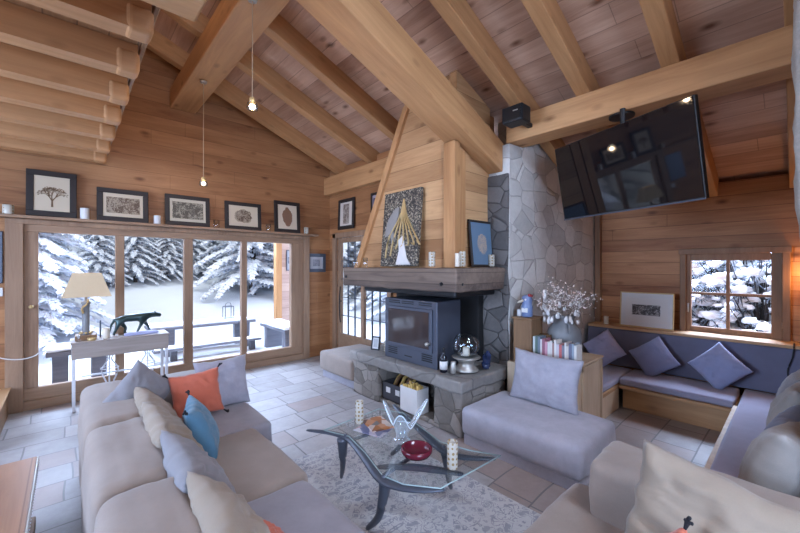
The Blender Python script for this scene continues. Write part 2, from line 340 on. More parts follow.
def rbox(x0, x1, y0, y1, z0, z1, r=.06, n=7, puff=0, nz=0, seed=0, bm=None, psides=(1, 1, 1)):
    """rounded, softly stuffed block"""
    own = bm or bmn(); lo = Vector((x0, y0, z0)); hi = Vector((x1, y1, z1)); mid = (lo + hi) / 2; hf = (hi - lo) / 2
    def ticks(a, b):
        L = [a + r * q for q in (0, .12, .35, .65)] + [a + r + (b - a - 2 * r) * i / n for i in range(n + 1)] + [b - r * q for q in (.65, .35, .12, 0)]
        return L
    T = [ticks(lo[i], hi[i]) for i in range(3)]; vm = {}
    def vert(p):
        key = tuple(round(q, 5) for q in p)
        if key in vm: return vm[key]
        p = Vector(p); q = Vector([min(max(p[i], lo[i] + r), hi[i] - r) for i in range(3)]); d = p - q
        if d.length > 1e-9: d.normalize()
        out = q + d * r
        if puff or nz:
            nn = (out - mid); k = [max(0, 1 - (nn[i] / hf[i]) ** 2) for i in range(3)]
            for i in range(3):
                o = [j for j in range(3) if j != i]
                out[i] += (1 if nn[i] > 0 else -1) * puff * psides[i] * k[o[0]] ** .6 * k[o[1]] ** .6 * min(1, abs(nn[i]) / hf[i])
            out += d * nz * mnoise.noise(out * 6 + Vector((seed, 0, seed)))
            out += d * nz * .5 * mnoise.noise(Vector((out.x * 22, out.y * 9, out.z * 9)) + Vector((seed, 3, seed)))
        vm[key] = own.verts.new(out); return vm[key]
    for ax in range(3):
        o = [i for i in range(3) if i != ax]
        for side in (lo[ax], hi[ax]):
            for i in range(len(T[o[0]]) - 1):
                for j in range(len(T[o[1]]) - 1):
                    q = []
                    for a, b in ((i, j), (i + 1, j), (i + 1, j + 1), (i, j + 1)):
                        p = [0, 0, 0]; p[ax] = side; p[o[0]] = T[o[0]][a]; p[o[1]] = T[o[1]][b]; q.append(vert(p))
                    if len(set(q)) == 4:
                        try: own.faces.new(q)
                        except ValueError: pass
    bmesh.ops.recalc_face_normals(own, faces=own.faces[:]); return own
def obj(name, bm, mat, parent=None, smooth=False, loc=None):
    me = bpy.data.meshes.new(name); off = Vector((0, 0, 0))
    if parent is not None: off = Vector(parent['_o']) if '_o' in parent else Vector((0, 0, 0))
    if loc is not None and parent is None: off = Vector(loc)
    if off.length: bmesh.ops.translate(bm, verts=bm.verts[:], vec=-off)
    bm.to_mesh(me); bm.free()
    me.materials.append(mat)
    if smooth:
        for p in me.polygons: p.use_smooth = True
    o = bpy.data.objects.new(name, me); C.objects.link(o)
    if parent is not None:
        o.parent = parent; o['_o'] = tuple(off)
    else:
        o.location = off; o['_o'] = tuple(off)
    return o
def autosmooth(o, ang=40):
    me = o.data
    for p in me.polygons: p.use_smooth = True
    me.set_sharp_from_angle(angle=R(ang)); return o
def tag(o, label, cat, group=None, kind=None):
    o['label'] = label; o['category'] = cat
    if group: o['group'] = group
    if kind: o['kind'] = kind
    return o
def thing(name, loc, label, cat, group=None):
    o = bpy.data.objects.new(name, None); C.objects.link(o); o.location = loc; o.empty_display_size = .1; o['_o'] = tuple(loc)
    return tag(o, label, cat, group)
def struct(o): o['kind'] = 'structure'; return o
def copy_tree(o, parent=None):
    c = o.copy(); C.objects.link(c)
    if parent is not None: c.parent = parent
    for ch in list(o.children): copy_tree(ch, c)
    return c
def frame_mat(center, right, up):
    x = Vector(right).normalized(); z = Vector(up); z = (z - x * z.dot(x)).normalized(); y = z.cross(x)
    m = Matrix((x, y, z)).transposed().to_4x4(); m.translation = Vector(center); return m

# ================================================================== STRUCTURE
EV = 3.55                        # eave wall plane
def rz(x): return 3.42 + .4 * (3.5 - x)          # underside of the roof planks
def rb(x): return 3.192 + .4 * (3.5 - x)          # underside of the rafters
SL0 = math.atan(.4); RX = -.55                                         # ridge
struct(obj('floor', bbox(-3.8, 5.75, -3.4, 5.95, -.12, 0, .001, 1), M['floor']))
# ceiling: two roof slopes
bm = bmn(); prism(bm, [(5.9, rz(5.9)), (RX, rz(RX)), (RX, rz(RX) + .15), (5.9, rz(5.9) + .15)], 1, -3.4, 6.0)
struct(obj('ceiling', bm, M['roof']))
bm = bmn(); prism(bm, [(RX - .001, rz(RX)), (-3.9, rz(RX) - 1.34), (-3.9, rz(RX) - 1.19), (RX - .001, rz(RX) + .15)], 1, -3.4, 6.0)
struct(obj('ceiling', bm, M['roof']))
# window wall at y = 5.8, opening x -.36..3.02, z 0..2.11
def gable(name, y0, y1, holes, mat):
    """wall in the x-z plane following the roof, with rectangular holes (x0,x1,z0,z1)"""
    bm = bmn(); xs = sorted({-3.7, RX, 3.64, *[h[0] for h in holes], *[h[1] for h in holes]})
    def top(x): return rz(x) + .02 if x >= RX else rz(RX) - (RX - x) * .4 + .02
    for a, b in zip(xs, xs[1:]):
        hs = [h for h in holes if h[0] <= a + 1e-6 and h[1] >= b - 1e-6]
        z = -.02
        segs = []
        for h in sorted(hs, key=lambda q: q[2]):
            if h[2] > z + .001: segs.append((z, h[2]))
            z = h[3]
        for s0, s1 in segs: box(bm, a, b, y0, y1, s0, s1)
        prism(bm, [(a, z), (b, z), (b, top(b)), (a, top(a))], 1, y0, y1)
    return struct(obj(name, bm, mat))
gable('wall_front', 5.8, 5.94, [(-.36, 3.02, 0, 2.11)], M['wall_x'])
gable('wall_back', -3.4, -3.22, [(-1.85, .85, .7, 2.7)], M['wall_x'])
bm = bmn(); box(bm, -3.8, -3.62, -3.4, 5.95, -.02, .7); box(bm, -3.8, -3.62, -3.4, 1.65, .7, 2.7); box(bm, -3.8, -3.62, 4.35, 5.95, .7, 2.7); box(bm, -3.8, -3.62, -3.4, 5.95, 2.7, 3.7)
struct(obj('wall_left', bm, M['wall_y']))
# eave wall (x = 3.55) from the stone to the corner, with door opening y 4.08..5.60, z 0..2.14
bm = bmn(); box(bm, EV, EV + .13, 5.60, 5.80, -.02, 3.34); box(bm, EV, EV + .13, 2.40, 4.08, -.02, 3.34); box(bm, EV, EV + .13, 4.08, 5.60, 2.14, 3.34)
struct(obj('wall_right', bm, M['wall_y']))
# alcove
bm = bmn()
HY0, HY1, HZ0, HZ1 = .10, .92, .83, 1.76
box(bm, 5.5, 5.66, -.5, HY0, -.02, 2.56); box(bm, 5.5, 5.66, HY1, 2.5, -.02, 2.56); box(bm, 5.5, 5.66, HY0, HY1, -.02, HZ0); box(bm, 5.5, 5.66, HY0, HY1, HZ1, 2.56)
struct(obj('wall_alcove', bm, M['wall_alc']))
bm = bmn(); prism(bm, [(2.32, -.02), (5.6, -.02), (5.6, 2.5), (2.32, 3.8)], 1, -.42, -.2); struct(obj('wall_alcove_side', bm, M['wall_x']))
bm = bmn(); box(bm, 3.62, 3.75, -3.4, -.42, -.02, 3.34); struct(obj('wall_right_rear', bm, M['wall_y']))
# stone wall between fireplace and alcove, lightly uneven
bm = bmn(); prism(bm, [(3.5, -.02), (5.58, -.02), (5.58, rz(5.58)), (3.79, rz(3.79)), (3.79, 2.92), (3.5, 2.92)], 1, 2.0, 2.42)
for v in bm.verts:
    if v.co.y < 2.1: v.co.y = 2.09 - (v.co.x - 3.5) * .077
st = obj('wall_stone', bm, M['stone']); struct(st)
bm = rbox(3.478, 3.60, 2.10, 2.415, .0, 2.60, .02, 10, 0, .02, 3); st = obj('wall_stone_pier', bm, M['stone_dark'], smooth=True); struct(st)
bm = rbox(2.95, 3.4, -.19, .012, .82, 3.40, .03, 16, 0, .022, 5)
for v in bm.verts: v.co.y -= max(0, 2.0 - v.co.z) * .10
struct(obj("wall_pillar", bm, M['pillarstone'], smooth=True))
# vertical corner trims
struct(obj('trim_1', bbox(5.44, 5.5, 1.85, 1.925, .82, 2.38), M['frame_alc']))

# --- window_1: the big sliding window
wf = bmn()
Y0, Y1 = 5.74, 5.90
box(wf, -.50, -.36, 5.755, 5.80, 0, 2.115); box(wf, 3.02, 3.12, 5.755, 5.80, 0, 2.115); box(wf, -.50, 3.12, 5.75, 5.80, 2.07, 2.125)
w1 = struct(obj('window_1', bevel(wf, .004, 1), M['frame_z']))
def wpart(name, x0, x1, y0, y1, z0, z1, m='frame_z', parent=None): return obj(name, bbox(x0, x1, y0, y1, z0, z1, .004, 1), M[m], parent or w1)
wpart('window_frame', -.36, 3.02, 5.79, 5.89, 1.99, 2.11, 'frame_x')
wpart('window_sill', -.36, 3.02, 5.77, 5.90, 0.0, .10, 'frame_x')
wpart('bottom_rail', -.36, 3.02, 5.80, 5.875, .10, .235, 'frame_x')
for a, b in ((-.36, -.245), (.445, .535), (1.205, 1.315), (1.985, 2.065), (2.80, 3.02)): wpart('window_stile', a, b, 5.795, 5.88, .235, 1.99)
for a, b in ((-.245, .445), (.535, 1.205), (1.315, 1.985), (2.065, 2.80)): wpart('window_pane', a - .01, b + .01, 5.835, 5.841, .225, 2.0, 'pane')
bm = bmn(); blob(bm, (-.30, 5.765, 1.15), .022, 2); obj('window_knob', bm, M['gold'], w1, True)
# --- door_2: french door beside the fireplace
bm = bmn(); box(bm, 3.505, EV, 5.54, 5.64, 0, 2.18); box(bm, 3.505, EV, 4.04, 4.12, 0, 2.18); box(bm, 3.505, EV, 4.04, 5.64, 2.10, 2.19)
d2 = struct(obj('door_2', bevel(bm, .004, 1), M['frame_z']))
for a, b in ((5.46, 5.54), (4.78, 4.86), (4.12, 4.20)): obj('door_stile', bbox(3.56, 3.62, a, b, .0, 2.10, .004, 1), M['frame_z'], d2)
for a, b in ((4.86, 5.46), (4.20, 4.78)):
    obj('door_rail', bbox(3.56, 3.62, a, b, 2.02, 2.10, .004, 1), M['frame_x'], d2); obj('door_rail', bbox(3.56, 3.62, a, b, 0, .42, .004, 1), M['frame_x'], d2)
    obj('door_pane', bbox(3.588, 3.594, a, b, .42, 2.02, .001, 1), M['pane'], d2)
    for k in range(1, 3): obj('glazing_bar', bbox(3.574, 3.608, a + (b - a) * k / 3 - .0045, a + (b - a) * k / 3 + .0045, .42, 2.02, .003, 1), M['gunmetal'], d2)
    for k in range(1, 5): obj('glazing_bar', bbox(3.574, 3.608, a, b, .42 + 1.6 * k / 5 - .0045, .42 + 1.6 * k / 5 + .0045, .003, 1), M['gunmetal'], d2)
bm = bmn(); tube(bm, [(3.545, 5.44, .62), (3.53, 5.44, .75), (3.53, 5.44, 1.1), (3.545, 5.44, 1.25)], .010); tube(bm, [(3.53, 5.44, 1.0), (3.50, 5.40, 1.0), (3.50, 5.33, 1.0)], .008); obj('door_handle', bm, M['blackmetal'], d2, True)
# --- window_3: small alcove window
bm = bmn(); box(bm, 5.44, 5.5, .055, .115, .80, 1.80); box(bm, 5.44, 5.5, .905, .965, .80, 1.80); box(bm, 5.43, 5.5, .045, .975, 1.745, 1.81)
w3 = struct(obj('window_3', bevel(bm, .005, 1), M['frame_alc']))
def w3p(name, y0, y1, z0, z1, m='frame_alc', x0=5.475, x1=5.545): return obj(name, bbox(x0, x1, y0, y1, z0, z1, .004, 1), M[m], w3)
for a, b in ((.115, .195), (.865, .905)): w3p('sash_stile', a, b, .83, 1.745)
for a, b in ((.83, .895), (1.67, 1.745)): w3p('sash_rail', .195, .865, a, b)
w3p('glazing_bar', .523, .553, .895, 1.67, x0=5.49, x1=5.53); w3p('glazing_bar', .195, .865, 1.27, 1.30, x0=5.488, x1=5.532)
w3p('window_pane', .19, .87, .89, 1.675, 'pane', 5.508, 5.513)
bm = bmn(); tube(bm, [(5.465, .885, 1.16), (5.45, .885, 1.16), (5.445, .885, 1.06)], .008); obj('window_handle', bm, M['silver'], w3, True)
for z in (.95, 1.62): w3p('hinge', .103, .117, z, z + .07, 'silver', 5.46, 5.476)
# unseen window frames added around the rear, side and roof fill lamps
bm = bmn()
for a, b in ((-1.85, -1.78), (-.54, -.46), (.78, .85)): box(bm, a, b, -3.33, -3.26, .7, 2.7)
for a, b in ((.7, .77), (2.63, 2.7)): box(bm, -1.85, .85, -3.33, -3.26, a, b)
struct(obj('rear_fill_frame', bm, M['frame_z']))
bm = bmn()
for a, b in ((1.65, 1.72), (2.96, 3.04), (4.28, 4.35)): box(bm, -3.74, -3.68, a, b, .7, 2.7)
for a, b in ((.7, .77), (2.63, 2.7)): box(bm, -3.74, -3.68, 1.65, 4.35, a, b)
struct(obj('side_fill_frame', bm, M['frame_z']))
bm = bmn()
for a, b in ((-.70, -.62), (.62, .70)): box(bm, a, b, -.70, .70, -.06, .0); box(bm, -.70, .70, a, b, -.06, .0)
o = struct(obj('roof_fill_frame', bm, M['frame_z'])); o.location = (1.5, -1.0, rz(1.5) + .005); o.rotation_euler = (0, SL0, 0)

# ================================================================== BEAMS
NW = ['first', 'second', 'third', 'fourth', 'fifth', 'sixth', 'seventh', 'eighth', 'ninth']
SL = math.atan(.4)
def sloped(name, xa, xb, y0, y1, zdrop, h, label, cat, group=None, mat='beam'):
    """beam following the roof slope, local x along it; zdrop = height of underside above rb()"""
    L = (xb - xa) / math.cos(SL); o = obj(name, bbox(0, L, 0, y1 - y0, 0, h, .008, 2), M[mat])
    o.location = (xa, y0, rb(xa) + zdrop); o.rotation_euler = (0, SL, 0); return tag(o, label, cat, group)
RAFT = [(5.32, 'close to the window wall'), (4.42, 'second from the window wall'), (3.58, 'third from the window wall, ending behind the fireplace hood'),
        (1.88, 'running above the black loudspeaker'), (1.28, 'landing on the plate beam above the television mount'), (.62, 'landing above the right part of the television'), (-.06, 'nearest the stone pillar on the right')]
for i, (y, txt) in enumerate(RAFT):
    sloped('roof_rafter', RX + .02, 5.48 if i > 2 else 3.62, y, y + .125, 0.001, .215, 'spruce roof rafter ' + txt, 'rafter', 'roof rafters')
sloped('principal_beam', RX + .1, 3.5, 2.175, 2.475, -.56, .30, 'massive squared beam sloping down from the roof to the fireplace hood', 'beam')
tag(obj('wall_plate', bbox(3.50, 3.78, -.30, 2.135, 2.93, 3.19, .012), M['beam_y'], loc=(3.5, -.3, 2.86)), 'long cracked plate beam above the television and alcove', 'beam')
tag(obj('wall_plate', bbox(3.42, 3.549, 2.99, 5.795, 2.88, 3.19, .01), M['beam_y'], loc=(3.42, 2.45, 2.86)), 'plate beam along the wall between window corner and fireplace hood', 'beam')
tag(obj('roof_purlin', bbox(1.03, 1.345, -3.2, 5.795, 3.77, 4.03, .012), M['beam_y'], loc=(1.03, -3.2, 3.76)), 'big square purlin running overhead out of the window wall', 'beam')
# loft
JY = [5.35, 4.83, 4.31, 3.79, 3.27, 2.75, 2.25, 1.75]
lf = thing('loft_platform', (-3.6, 1.5, 3.0), 'wooden loft floor overhanging the left side of the room', 'loft')
obj('deck', bbox(-3.6, .335, 1.5, 5.78, 2.967, 3.02, .003, 1), M['deck'], lf)
obj('edge_board', bbox(.336, .36, 1.5, 5.78, 2.95, 3.07, .004, 1), M['brownwood'], lf)
obj('joist_shade_beam', bbox(-3.6, .36, 1.38, 1.54, 2.52, 3.02, .01), M['beam'], lf)  # out-of-view beam added to shade the joists from the rear fill
jb = None; eb = None
for i, y in enumerate(JY):
    if jb is None:
        bm = bmn(); pts = [(0, 0)] + [(3.92 - .03 + .03 * math.sin(a), .03 - .03 * math.cos(a)) for a in [R(q) for q in (0, 22, 45, 67, 90)]] + [(3.92, .165), (0, .165)]
        prism(bm, pts, 1, 0, .12); jb = obj('loft_joist', bm, M['joist']); o = jb
    else:
        o = jb.copy(); C.objects.link(o)
    o.location = (-3.6, y, 2.80)
    if eb is None: eb = obj('end_block', bbox(3.81, 3.932, -.012, .132, -.008, .125, .03, 4), M['joist']); k = eb
    else: k = eb.copy(); C.objects.link(k)
    k.parent = o; k['label'] = 'paler rounded end block of the joist'
    tag(o, 'rounded-end loft joist, ' + ('closest to the window wall' if i == 0 else NW[i] + ' from the window wall'), 'joist', 'joists under the loft')

# ================================================================== FIREPLACE
fp = thing('fireplace', (3.1, 3.0, 0), 'stone and timber fireplace with boarded hood, thick mantel and stone hearth', 'fireplace')
# hearth: base with a niche (y 2.46..3.34, z .04...40)
hb = rbox(2.70, 3.46, 2.11, 2.46, 0, .43, .02, 6, 0, .012, 1); rbox(2.70, 3.46, 3.34, 3.85, 0, .43, .02, 6, 0, .012, 2, hb); rbox(3.2, 3.46, 2.44, 3.36, 0, .43, .02, 5, 0, 0, 2, hb); rbox(2.72, 3.25, 2.44, 3.36, 0, .05, .015, 5, 0, 0, 2, hb)
obj('hearth_base', hb, M['hearth'], fp, True)
obj('hearth_slab', rbox(2.66, 3.49, 2.08, 3.87, .42, .535, .022, 14, 0, .014, 6), M['slab'], fp, True)
bm = rbox(2.66, 3.50, 2.14, 4.02, 1.355, 1.585, .02, 12, 0, .012, 4); obj('mantel_beam', bm, M['oldbeam'], fp, True)
for p in ((2.655, 3.94, 1.47), (2.655, 2.32, 1.43), (2.75, 2.145, 1.43)):
    bm = bmn(); blob(bm, p, .02, 1); obj('mantel_bolt', bm, M['blackmetal'], fp)
obj('smoke_plate', bbox(2.80, 3.49, 2.26, 3.75, 1.29, 1.362, .02), M['blackmetal'], fp)
obj('firebox_back', bbox(3.40, 3.545, 2.42, 3.80, .53, 1.37, .01), M['soot'], fp)
bm = bmn(); prism(bm, [(2.43, 1.58), (4.0, 1.58), (3.02, rz(2.9) - .01), (2.43, rz(2.9) - .01)], 0, 2.9, 3.54); 
bmesh.ops.bisect_plane(bm, geom=bm.verts[:] + bm.edges[:] + bm.faces[:], plane_co=(3.5, 0, 3.335), plane_no=(.4, 0, 1), clear_outer=True); bmesh.ops.holes_fill(bm, edges=bm.edges[:])
obj('hood', bm, M['clad'], fp)
bm = bmn(); prism(bm, [(2.93, 1.585), (3.54, 1.585), (3.52, 3.38), (2.93, 3.61)], 1, 2.35, 2.435); obj('hood_side', bm, M['clad_x'], fp)
bm = bmn(); prism(bm, [(4.05, 1.585), (3.95, 1.585), (2.99, rb(2.88)), (3.08, rb(2.88))], 0, 2.86, 2.905); obj('edge_batten', bm, M['beam_z'], fp)
obj('corner_post', bbox(2.86, 2.95, 2.32, 2.47, 1.585, 2.87, .006), M['beam_z'], fp)
obj('corner_post', bbox(2.955, 3.06, 2.335, 2.40, 1.585, 2.80, .006), M['beam_z'], fp)
# stove
sv = thing('wood_stove', (3.0, 2.9, .535), 'grey steel wood stove with glass door standing on the hearth', 'stove')
SX, SY0, SY1, SZ0, SZ1 = 2.79, 2.49, 3.32, .537, 1.235
bm = bmn(); prism(bm, [(SX, SY0), (3.22, SY0 + .04), (3.22, SY1 - .04), (SX, SY1)], 2, SZ0, SZ1); obj('body', bevel(bm, .008), M['stove'], sv)
dr = obj('door', bbox(SX - .022, SX, SY0 + .06, SY1 - .06, .70, 1.15, .005), M['stove'], sv)
obj('door_window', bbox(SX - .027, SX - .02, SY0 + .10, SY1 - .09, .735, 1.12, .002, 1), M['stoveglass'], dr)
bm = bmn(); tube(bm, [(SX - .025, SY0 + .085, .80), (SX - .06, SY0 + .085, .80)], .010); blob(bm, (SX - .068, SY0 + .085, .80), .022, 2); obj('door_knob', bm, M['silver'], dr, True)
def slots(z, ys, n, wd):
    for y in ys: 
        bm = bmn()
        for k in range(n): box(bm, SX - .006, SX + .002, y, y + wd, z - k * .022, z - k * .022 + .010)
        obj('vent', bm, M['stove_dark'], sv)
slots(1.205, (SY0 + .08, SY0 + .35, SY1 - .26), 2, .18); slots(.665, (SY0 + .07, SY1 - .22), 4, .15)
obj('badge', bbox(SX - .004, SX, 2.86, 2.98, .60, .612, .001, 1), M['stove_dark'], sv)
# window bench beside hearth
ws = thing('upholstered_bench', (3.1, 4.3, 0), 'low upholstered bench between the hearth and the window corner', 'bench')
obj('seat_cushion', rbox(2.72, 3.48, 3.90, 4.74, .10, .37, .045, 7, .008, .006, 7), M['sofa'], ws, True); obj('plinth', bbox(2.76, 3.48, 3.92, 4.70, 0, .11), M['greyvelvet'], ws)

# ================================================================== SOFAS
def sofa_unit(loc, label, group='units of the left modular sofa'):
    return thing('sofa_module', loc, label, 'sofa', group)
sA = sofa_unit((.6, 3.3, 0), 'corner unit of the left sofa with lilac-grey chaise seat near the window')
obj('backrest', rbox(.07, .40, 2.815, 3.84, .06, .66, .07, 8, .012, .016, 11), M['sofa'], sA, True)
obj('backrest', rbox(.43, 1.10, 3.43, 3.82, .06, .64, .07, 8, .015, .01, 12), M['lightlinen'], sA, True)
obj('seat', rbox(.43, 1.18, 2.755, 3.42, .07, .40, .045, 8, .012, .006, 13), M['sofa_lilac'], sA, True)
obj('plinth', bbox(.12, 1.10, 2.83, 3.78, .0, .08), M['blackmetal'], sA)
sB = sofa_unit((.5, 2.3, 0), 'middle seat unit of the left sofa in beige suede')
obj('backrest', rbox(.07, .40, 1.945, 2.805, .06, .66, .07, 8, .012, .016, 21), M['sofa'], sB, True)
obj('seat', rbox(.43, 1.04, 1.905, 2.745, .07, .41, .05, 8, .015, .006, 22), M['sofa'], sB, True)
obj('plinth', bbox(.12, .98, 1.96, 2.73, .0, .08), M['blackmetal'], sB)
sC = sofa_unit((.5, 1.4, 0), 'near seat unit of the left sofa, cut by the picture edge')
obj('backrest', rbox(.07, .40, .85, 1.935, .06, .66, .07, 9, .012, .016, 31), M['sofa'], sC, True)
obj('seat', rbox(.43, 1.0, .85, 1.895, .07, .41, .05, 9, .015, .006, 32), M['sofa_lilac'], sC, True)
obj('plinth', bbox(.12, .94, .9, 1.88, .0, .08), M['blackmetal'], sC)
sR = thing('sofa', (1.8, -.1, 0), 'beige sofa in the near right corner with its back to the alcove', 'sofa')
obj('seat', rbox(1.33, 2.16, -1.1, .87, .07, .385, .05, 12, .012, .008, 41), M['sofa'], sR, True)
obj('backrest', rbox(1.88, 2.25, -1.1, .70, .34, .65, .05, 12, .012, .01, 42), M['sofa'], sR, True)
obj('plinth', bbox(1.40, 2.14, -1.0, .80, 0, .08), M['blackmetal'], sR)
ot = thing('ottoman_seat', (2.95, 1.55, 0), 'backless lilac-grey suede seat in front of the bookcase', 'ottoman')
obj('seat', rbox(2.62, 3.34, 1.01, 2.06, .085, .335, .05, 9, .010, .006, 51), M['ottoman'], ot, True)
obj('plinth', bbox(2.645, 3.33, 1.04, 2.04, 0, .09), M['ottoman'], ot)

# ------------------------------------------------------------------ cushions
def pillow_bm(w, h, th, seed=0, n=30, pinch=.09, wr=.012, sag=.0):
    bm = bmn(); V = {}
    for s in (1, -1):
        for i in range(n + 1):
            for j in range(n + 1):
                u = -1 + 2 * i / n; v = -1 + 2 * j / n
                edge = i in (0, n) or j in (0, n)
                if edge and s == -1: V[s, i, j] = V[1, i, j]; continue
                x = w / 2 * u * (1 - pinch * (1 - v * v) * abs(u)); z = h / 2 * v * (1 - pinch * (1 - u * u) * abs(v))
                d = max(0, (1 - u * u)) ** .5 * max(0, (1 - v * v)) ** .5
                y = s * th / 2 * d ** .8
                k = wr * mnoise.noise(Vector((u * 2.2 + seed * 3.1, v * 2.2, s * 2 + seed))) + wr * .7 * mnoise.noise(Vector((u * 6 + v * 3 + seed, v * 3.5 - u * 2, s * 5 + seed * 2)))
                k += wr * .55 * mnoise.noise(Vector((u * 3 + v * 8 + seed * 2, v * 2 - u * 1.5, s * 3))) * (1 - .5 * d) + wr * .4 * abs(mnoise.noise(Vector((u * 9 - v * 4, v * 4 + seed, s + seed))))
                y += s * k * min(1, d * 1.6)
                x += .5 * wr * mnoise.noise(Vector((v * 4, seed, u * 2))); z += .5 * wr * mnoise.noise(Vector((u * 4, seed + 9, v * 2))) - sag * (1 - abs(u)) * (v + 1) / 2
                V[s, i, j] = bm.verts.new((x, y, z))
        for i in range(n):
            for j in range(n):
                q = (V[s, i, j], V[s, i + 1, j], V[s, i + 1, j + 1], V[s, i, j + 1])
                try: bm.faces.new(q if s == -1 else q[::-1])
                except ValueError: pass
    bmesh.ops.recalc_face_normals(bm, faces=bm.faces[:]); return bm
def pillow(center, right, up, w, h, th, mat, label, group=None, seed=1, tassels=(), sag=0, wr=.012, pinch=.09):
    o = obj('throw_pillow', pillow_bm(w, h, th, seed, sag=sag, wr=wr, pinch=pinch), M[mat], None, True)
    o.matrix_world = frame_mat(center, right, up); tag(o, label, 'cushion', group)
    for a, b in tassels:
        bm = bmn(); p = Vector((a * w / 2, 0, b * h / 2)); d = Vector((a, 0, b)).normalized()
        tube(bm, [p - d * .01, p + d * .01, p + d * .025, p + d * .03], [.004, .007, .009, .003], 8)
        for k in range(7):
            blob(bm, p + d * .025 + Vector((random.uniform(-.009, .009), random.uniform(-.009, .009), random.uniform(-.009, .009))), .007, 1)
        c = obj('tassel', bm, M['tassel'], None); c.parent = o; c['label'] = 'black yarn tassel'
    return o
random.seed(4)
LS = 'cushions along the left sofa'
LU = (-.58, 0, .8)
pillow((.47, 2.98, .56), (0, 1, .08), LU, .50, .40, .16, 'beigelinen', 'beige linen cushion at the far end of the left sofa back', LS, 1)
pillow((.47, 2.50, .56), (0, 1, .06), LU, .60, .42, .17, 'beigelinen', 'large creased beige cushion in the middle of the left sofa', LS, 2, wr=.02)
pillow((.48, 1.98, .555), (0, 1, .10), LU, .54, .42, .17, 'greylinen', 'wrinkled grey linen cushion, second from the near end of the left sofa', LS, 3, wr=.02)
pillow((.49, 1.49, .55), (0, 1, .12), LU, .50, .42, .17, 'beigelinen', 'pale beige cushion nearest the camera on the left sofa', LS, 4, wr=.018)
pillow((.40, 3.27, .665), (.72, .1, -.66), (.62, .22, .75), .36, .36, .16, 'greylinen', 'grey cushion standing on its corner behind the beige ones', LS, 5)
pillow((.75, 3.20, .595), (1, -.12, .09), (-.06, .32, .95), .36, .35, .13, 'orange', 'terracotta cushion with black tassels on the chaise', LS, 6, ((-1, 1), (1, -1), (1, 1), (-1, -1)))
pillow((.985, 3.34, .60), (1, 0, .02), (0, .22, .97), .43, .42, .15, 'greyvelvet', 'grey velvet cushion standing at the right end of the chaise', LS, 7)
pillow((.64, 2.60, .565), (.25, 1, .0), (-.42, .1, .9), .38, .36, .14, 'blue', 'dusty blue cushion with black tassels leaning on a beige one', LS, 8, ((1, 1), (-1, 1)))
pillow((.61, 1.46, .475), (.15, 1, .0), (-.75, 0, .6), .22, .20, .08, 'orange', 'small terracotta cushion whose tip shows at the bottom edge', LS, 9)
pillow((1.73, .06, .60), (0, -1, -.13), (.42, 0, .9), .84, .46, .22, 'beigelinen', 'big rumpled beige cushion on the near right sofa', None, 10, sag=.02, wr=.03, pinch=.05)
pillow((1.50, .31, .515), (.1, -.85, .5), (.2, .5, .84), .30, .30, .12, 'orange', 'terracotta cushion with black pompom in front of the big beige cushion', None, 11, ((1, 1),))
pillow((3.23, 1.575, .56), (0, -1, -.02), (.20, 0, .97), .66, .48, .16, 'greyvelvet', 'square grey velvet cushion leaning on the bookcase', None, 12)
AS = 'periwinkle cushions on the alcove bench'
for (y, z, r0, mat, txt, sd) in ((1.66, .56, 40, 'periw', 'periwinkle cushion tilted in the left corner of the alcove bench', 21), (1.13, .545, 37, 'periw2', 'periwinkle cushion on its corner below the framed engraving', 22), (.56, .555, 46, 'periw2', 'periwinkle cushion on its corner below the small window', 23)):
    a = R(r0); rt = Vector((0, -1, 0)); up = Vector((.28, 0, .96)); r2 = rt * math.cos(a) + up * math.sin(a); u2 = -rt * math.sin(a) + up * math.cos(a)
    pillow((5.0, y, z), r2, u2, .37, .37, .12, mat, txt, AS, sd, pinch=.05)
RS = 'cushions along the right bench'
pillow((3.95, .02, .60), (-1, .05, 0), (0, -.2, .97), .50, .46, .19, 'greylinen', 'grey cushion at the far end of the right bench', RS, 31)
pillow((3.42, .03, .61), (-1, .1, .05), (0, -.2, .97), .52, .50, .20, 'lightlinen', 'light grey cushion second from the far end of the right bench', RS, 32)
pillow((2.98, .06, .57), (-1, .1, -.05), (0, -.22, .97), .46, .44, .18, 'navy', 'dark blue-grey cushion between two pale ones on the right bench', RS, 33)
pillow((2.60, .08, .59), (-1, .1, .12), (0, -.25, .97), .48, .46, .22, 'lightlinen', 'pale round-shouldered cushion at the near end of the right bench', RS, 34)

# ================================================================== ALCOVE BENCH, SHELF, CABINETS
bn = thing('corner_bench', (4.9, .9, 0), 'u-shaped built-in pine bench with grey felt cushions filling the alcove', 'bench')
obj('bench_front', bbox(4.66, 4.70, .41, 1.35, 0, .24), M['benchwood'], bn)
obj('seat_board', bbox(4.56, 5.16, .40, 1.36, .235, .272), M['benchwood'], bn)
obj('bench_front', bbox(4.02, 4.60, 1.37, 1.41, 0, .24), M['palewood'], bn); obj('seat_board', bbox(4.02, 5.16, 1.362, 1.91, .235, .272), M['benchwood_x'], bn)
obj('bench_front', bbox(2.34, 5.1, .36, .395, 0, .24), M['benchwood_x'], bn); obj('seat_board', bbox(2.34, 5.16, -.185, .376, .235, .272), M['benchwood_x'], bn)
ec = obj('edge_strip', bbox(2.34, 4.555, .377, .408, .236, .315, .002, 1), M['palewood'], bn)
obj('seat_cushion', rbox(4.58, 5.14, .41, 1.365, .274, .345, .02, 7, .004, .003, 61), M['benchcush'], bn, True)
obj('seat_cushion', rbox(4.04, 5.12, 1.375, 1.90, .274, .345, .02, 7, .004, .003, 62), M['benchcush'], bn, True)
obj('seat_cushion', rbox(2.36, 5.14, -.18, .374, .274, .345, .02, 12, .004, .003, 63), M['benchcush'], bn, True)
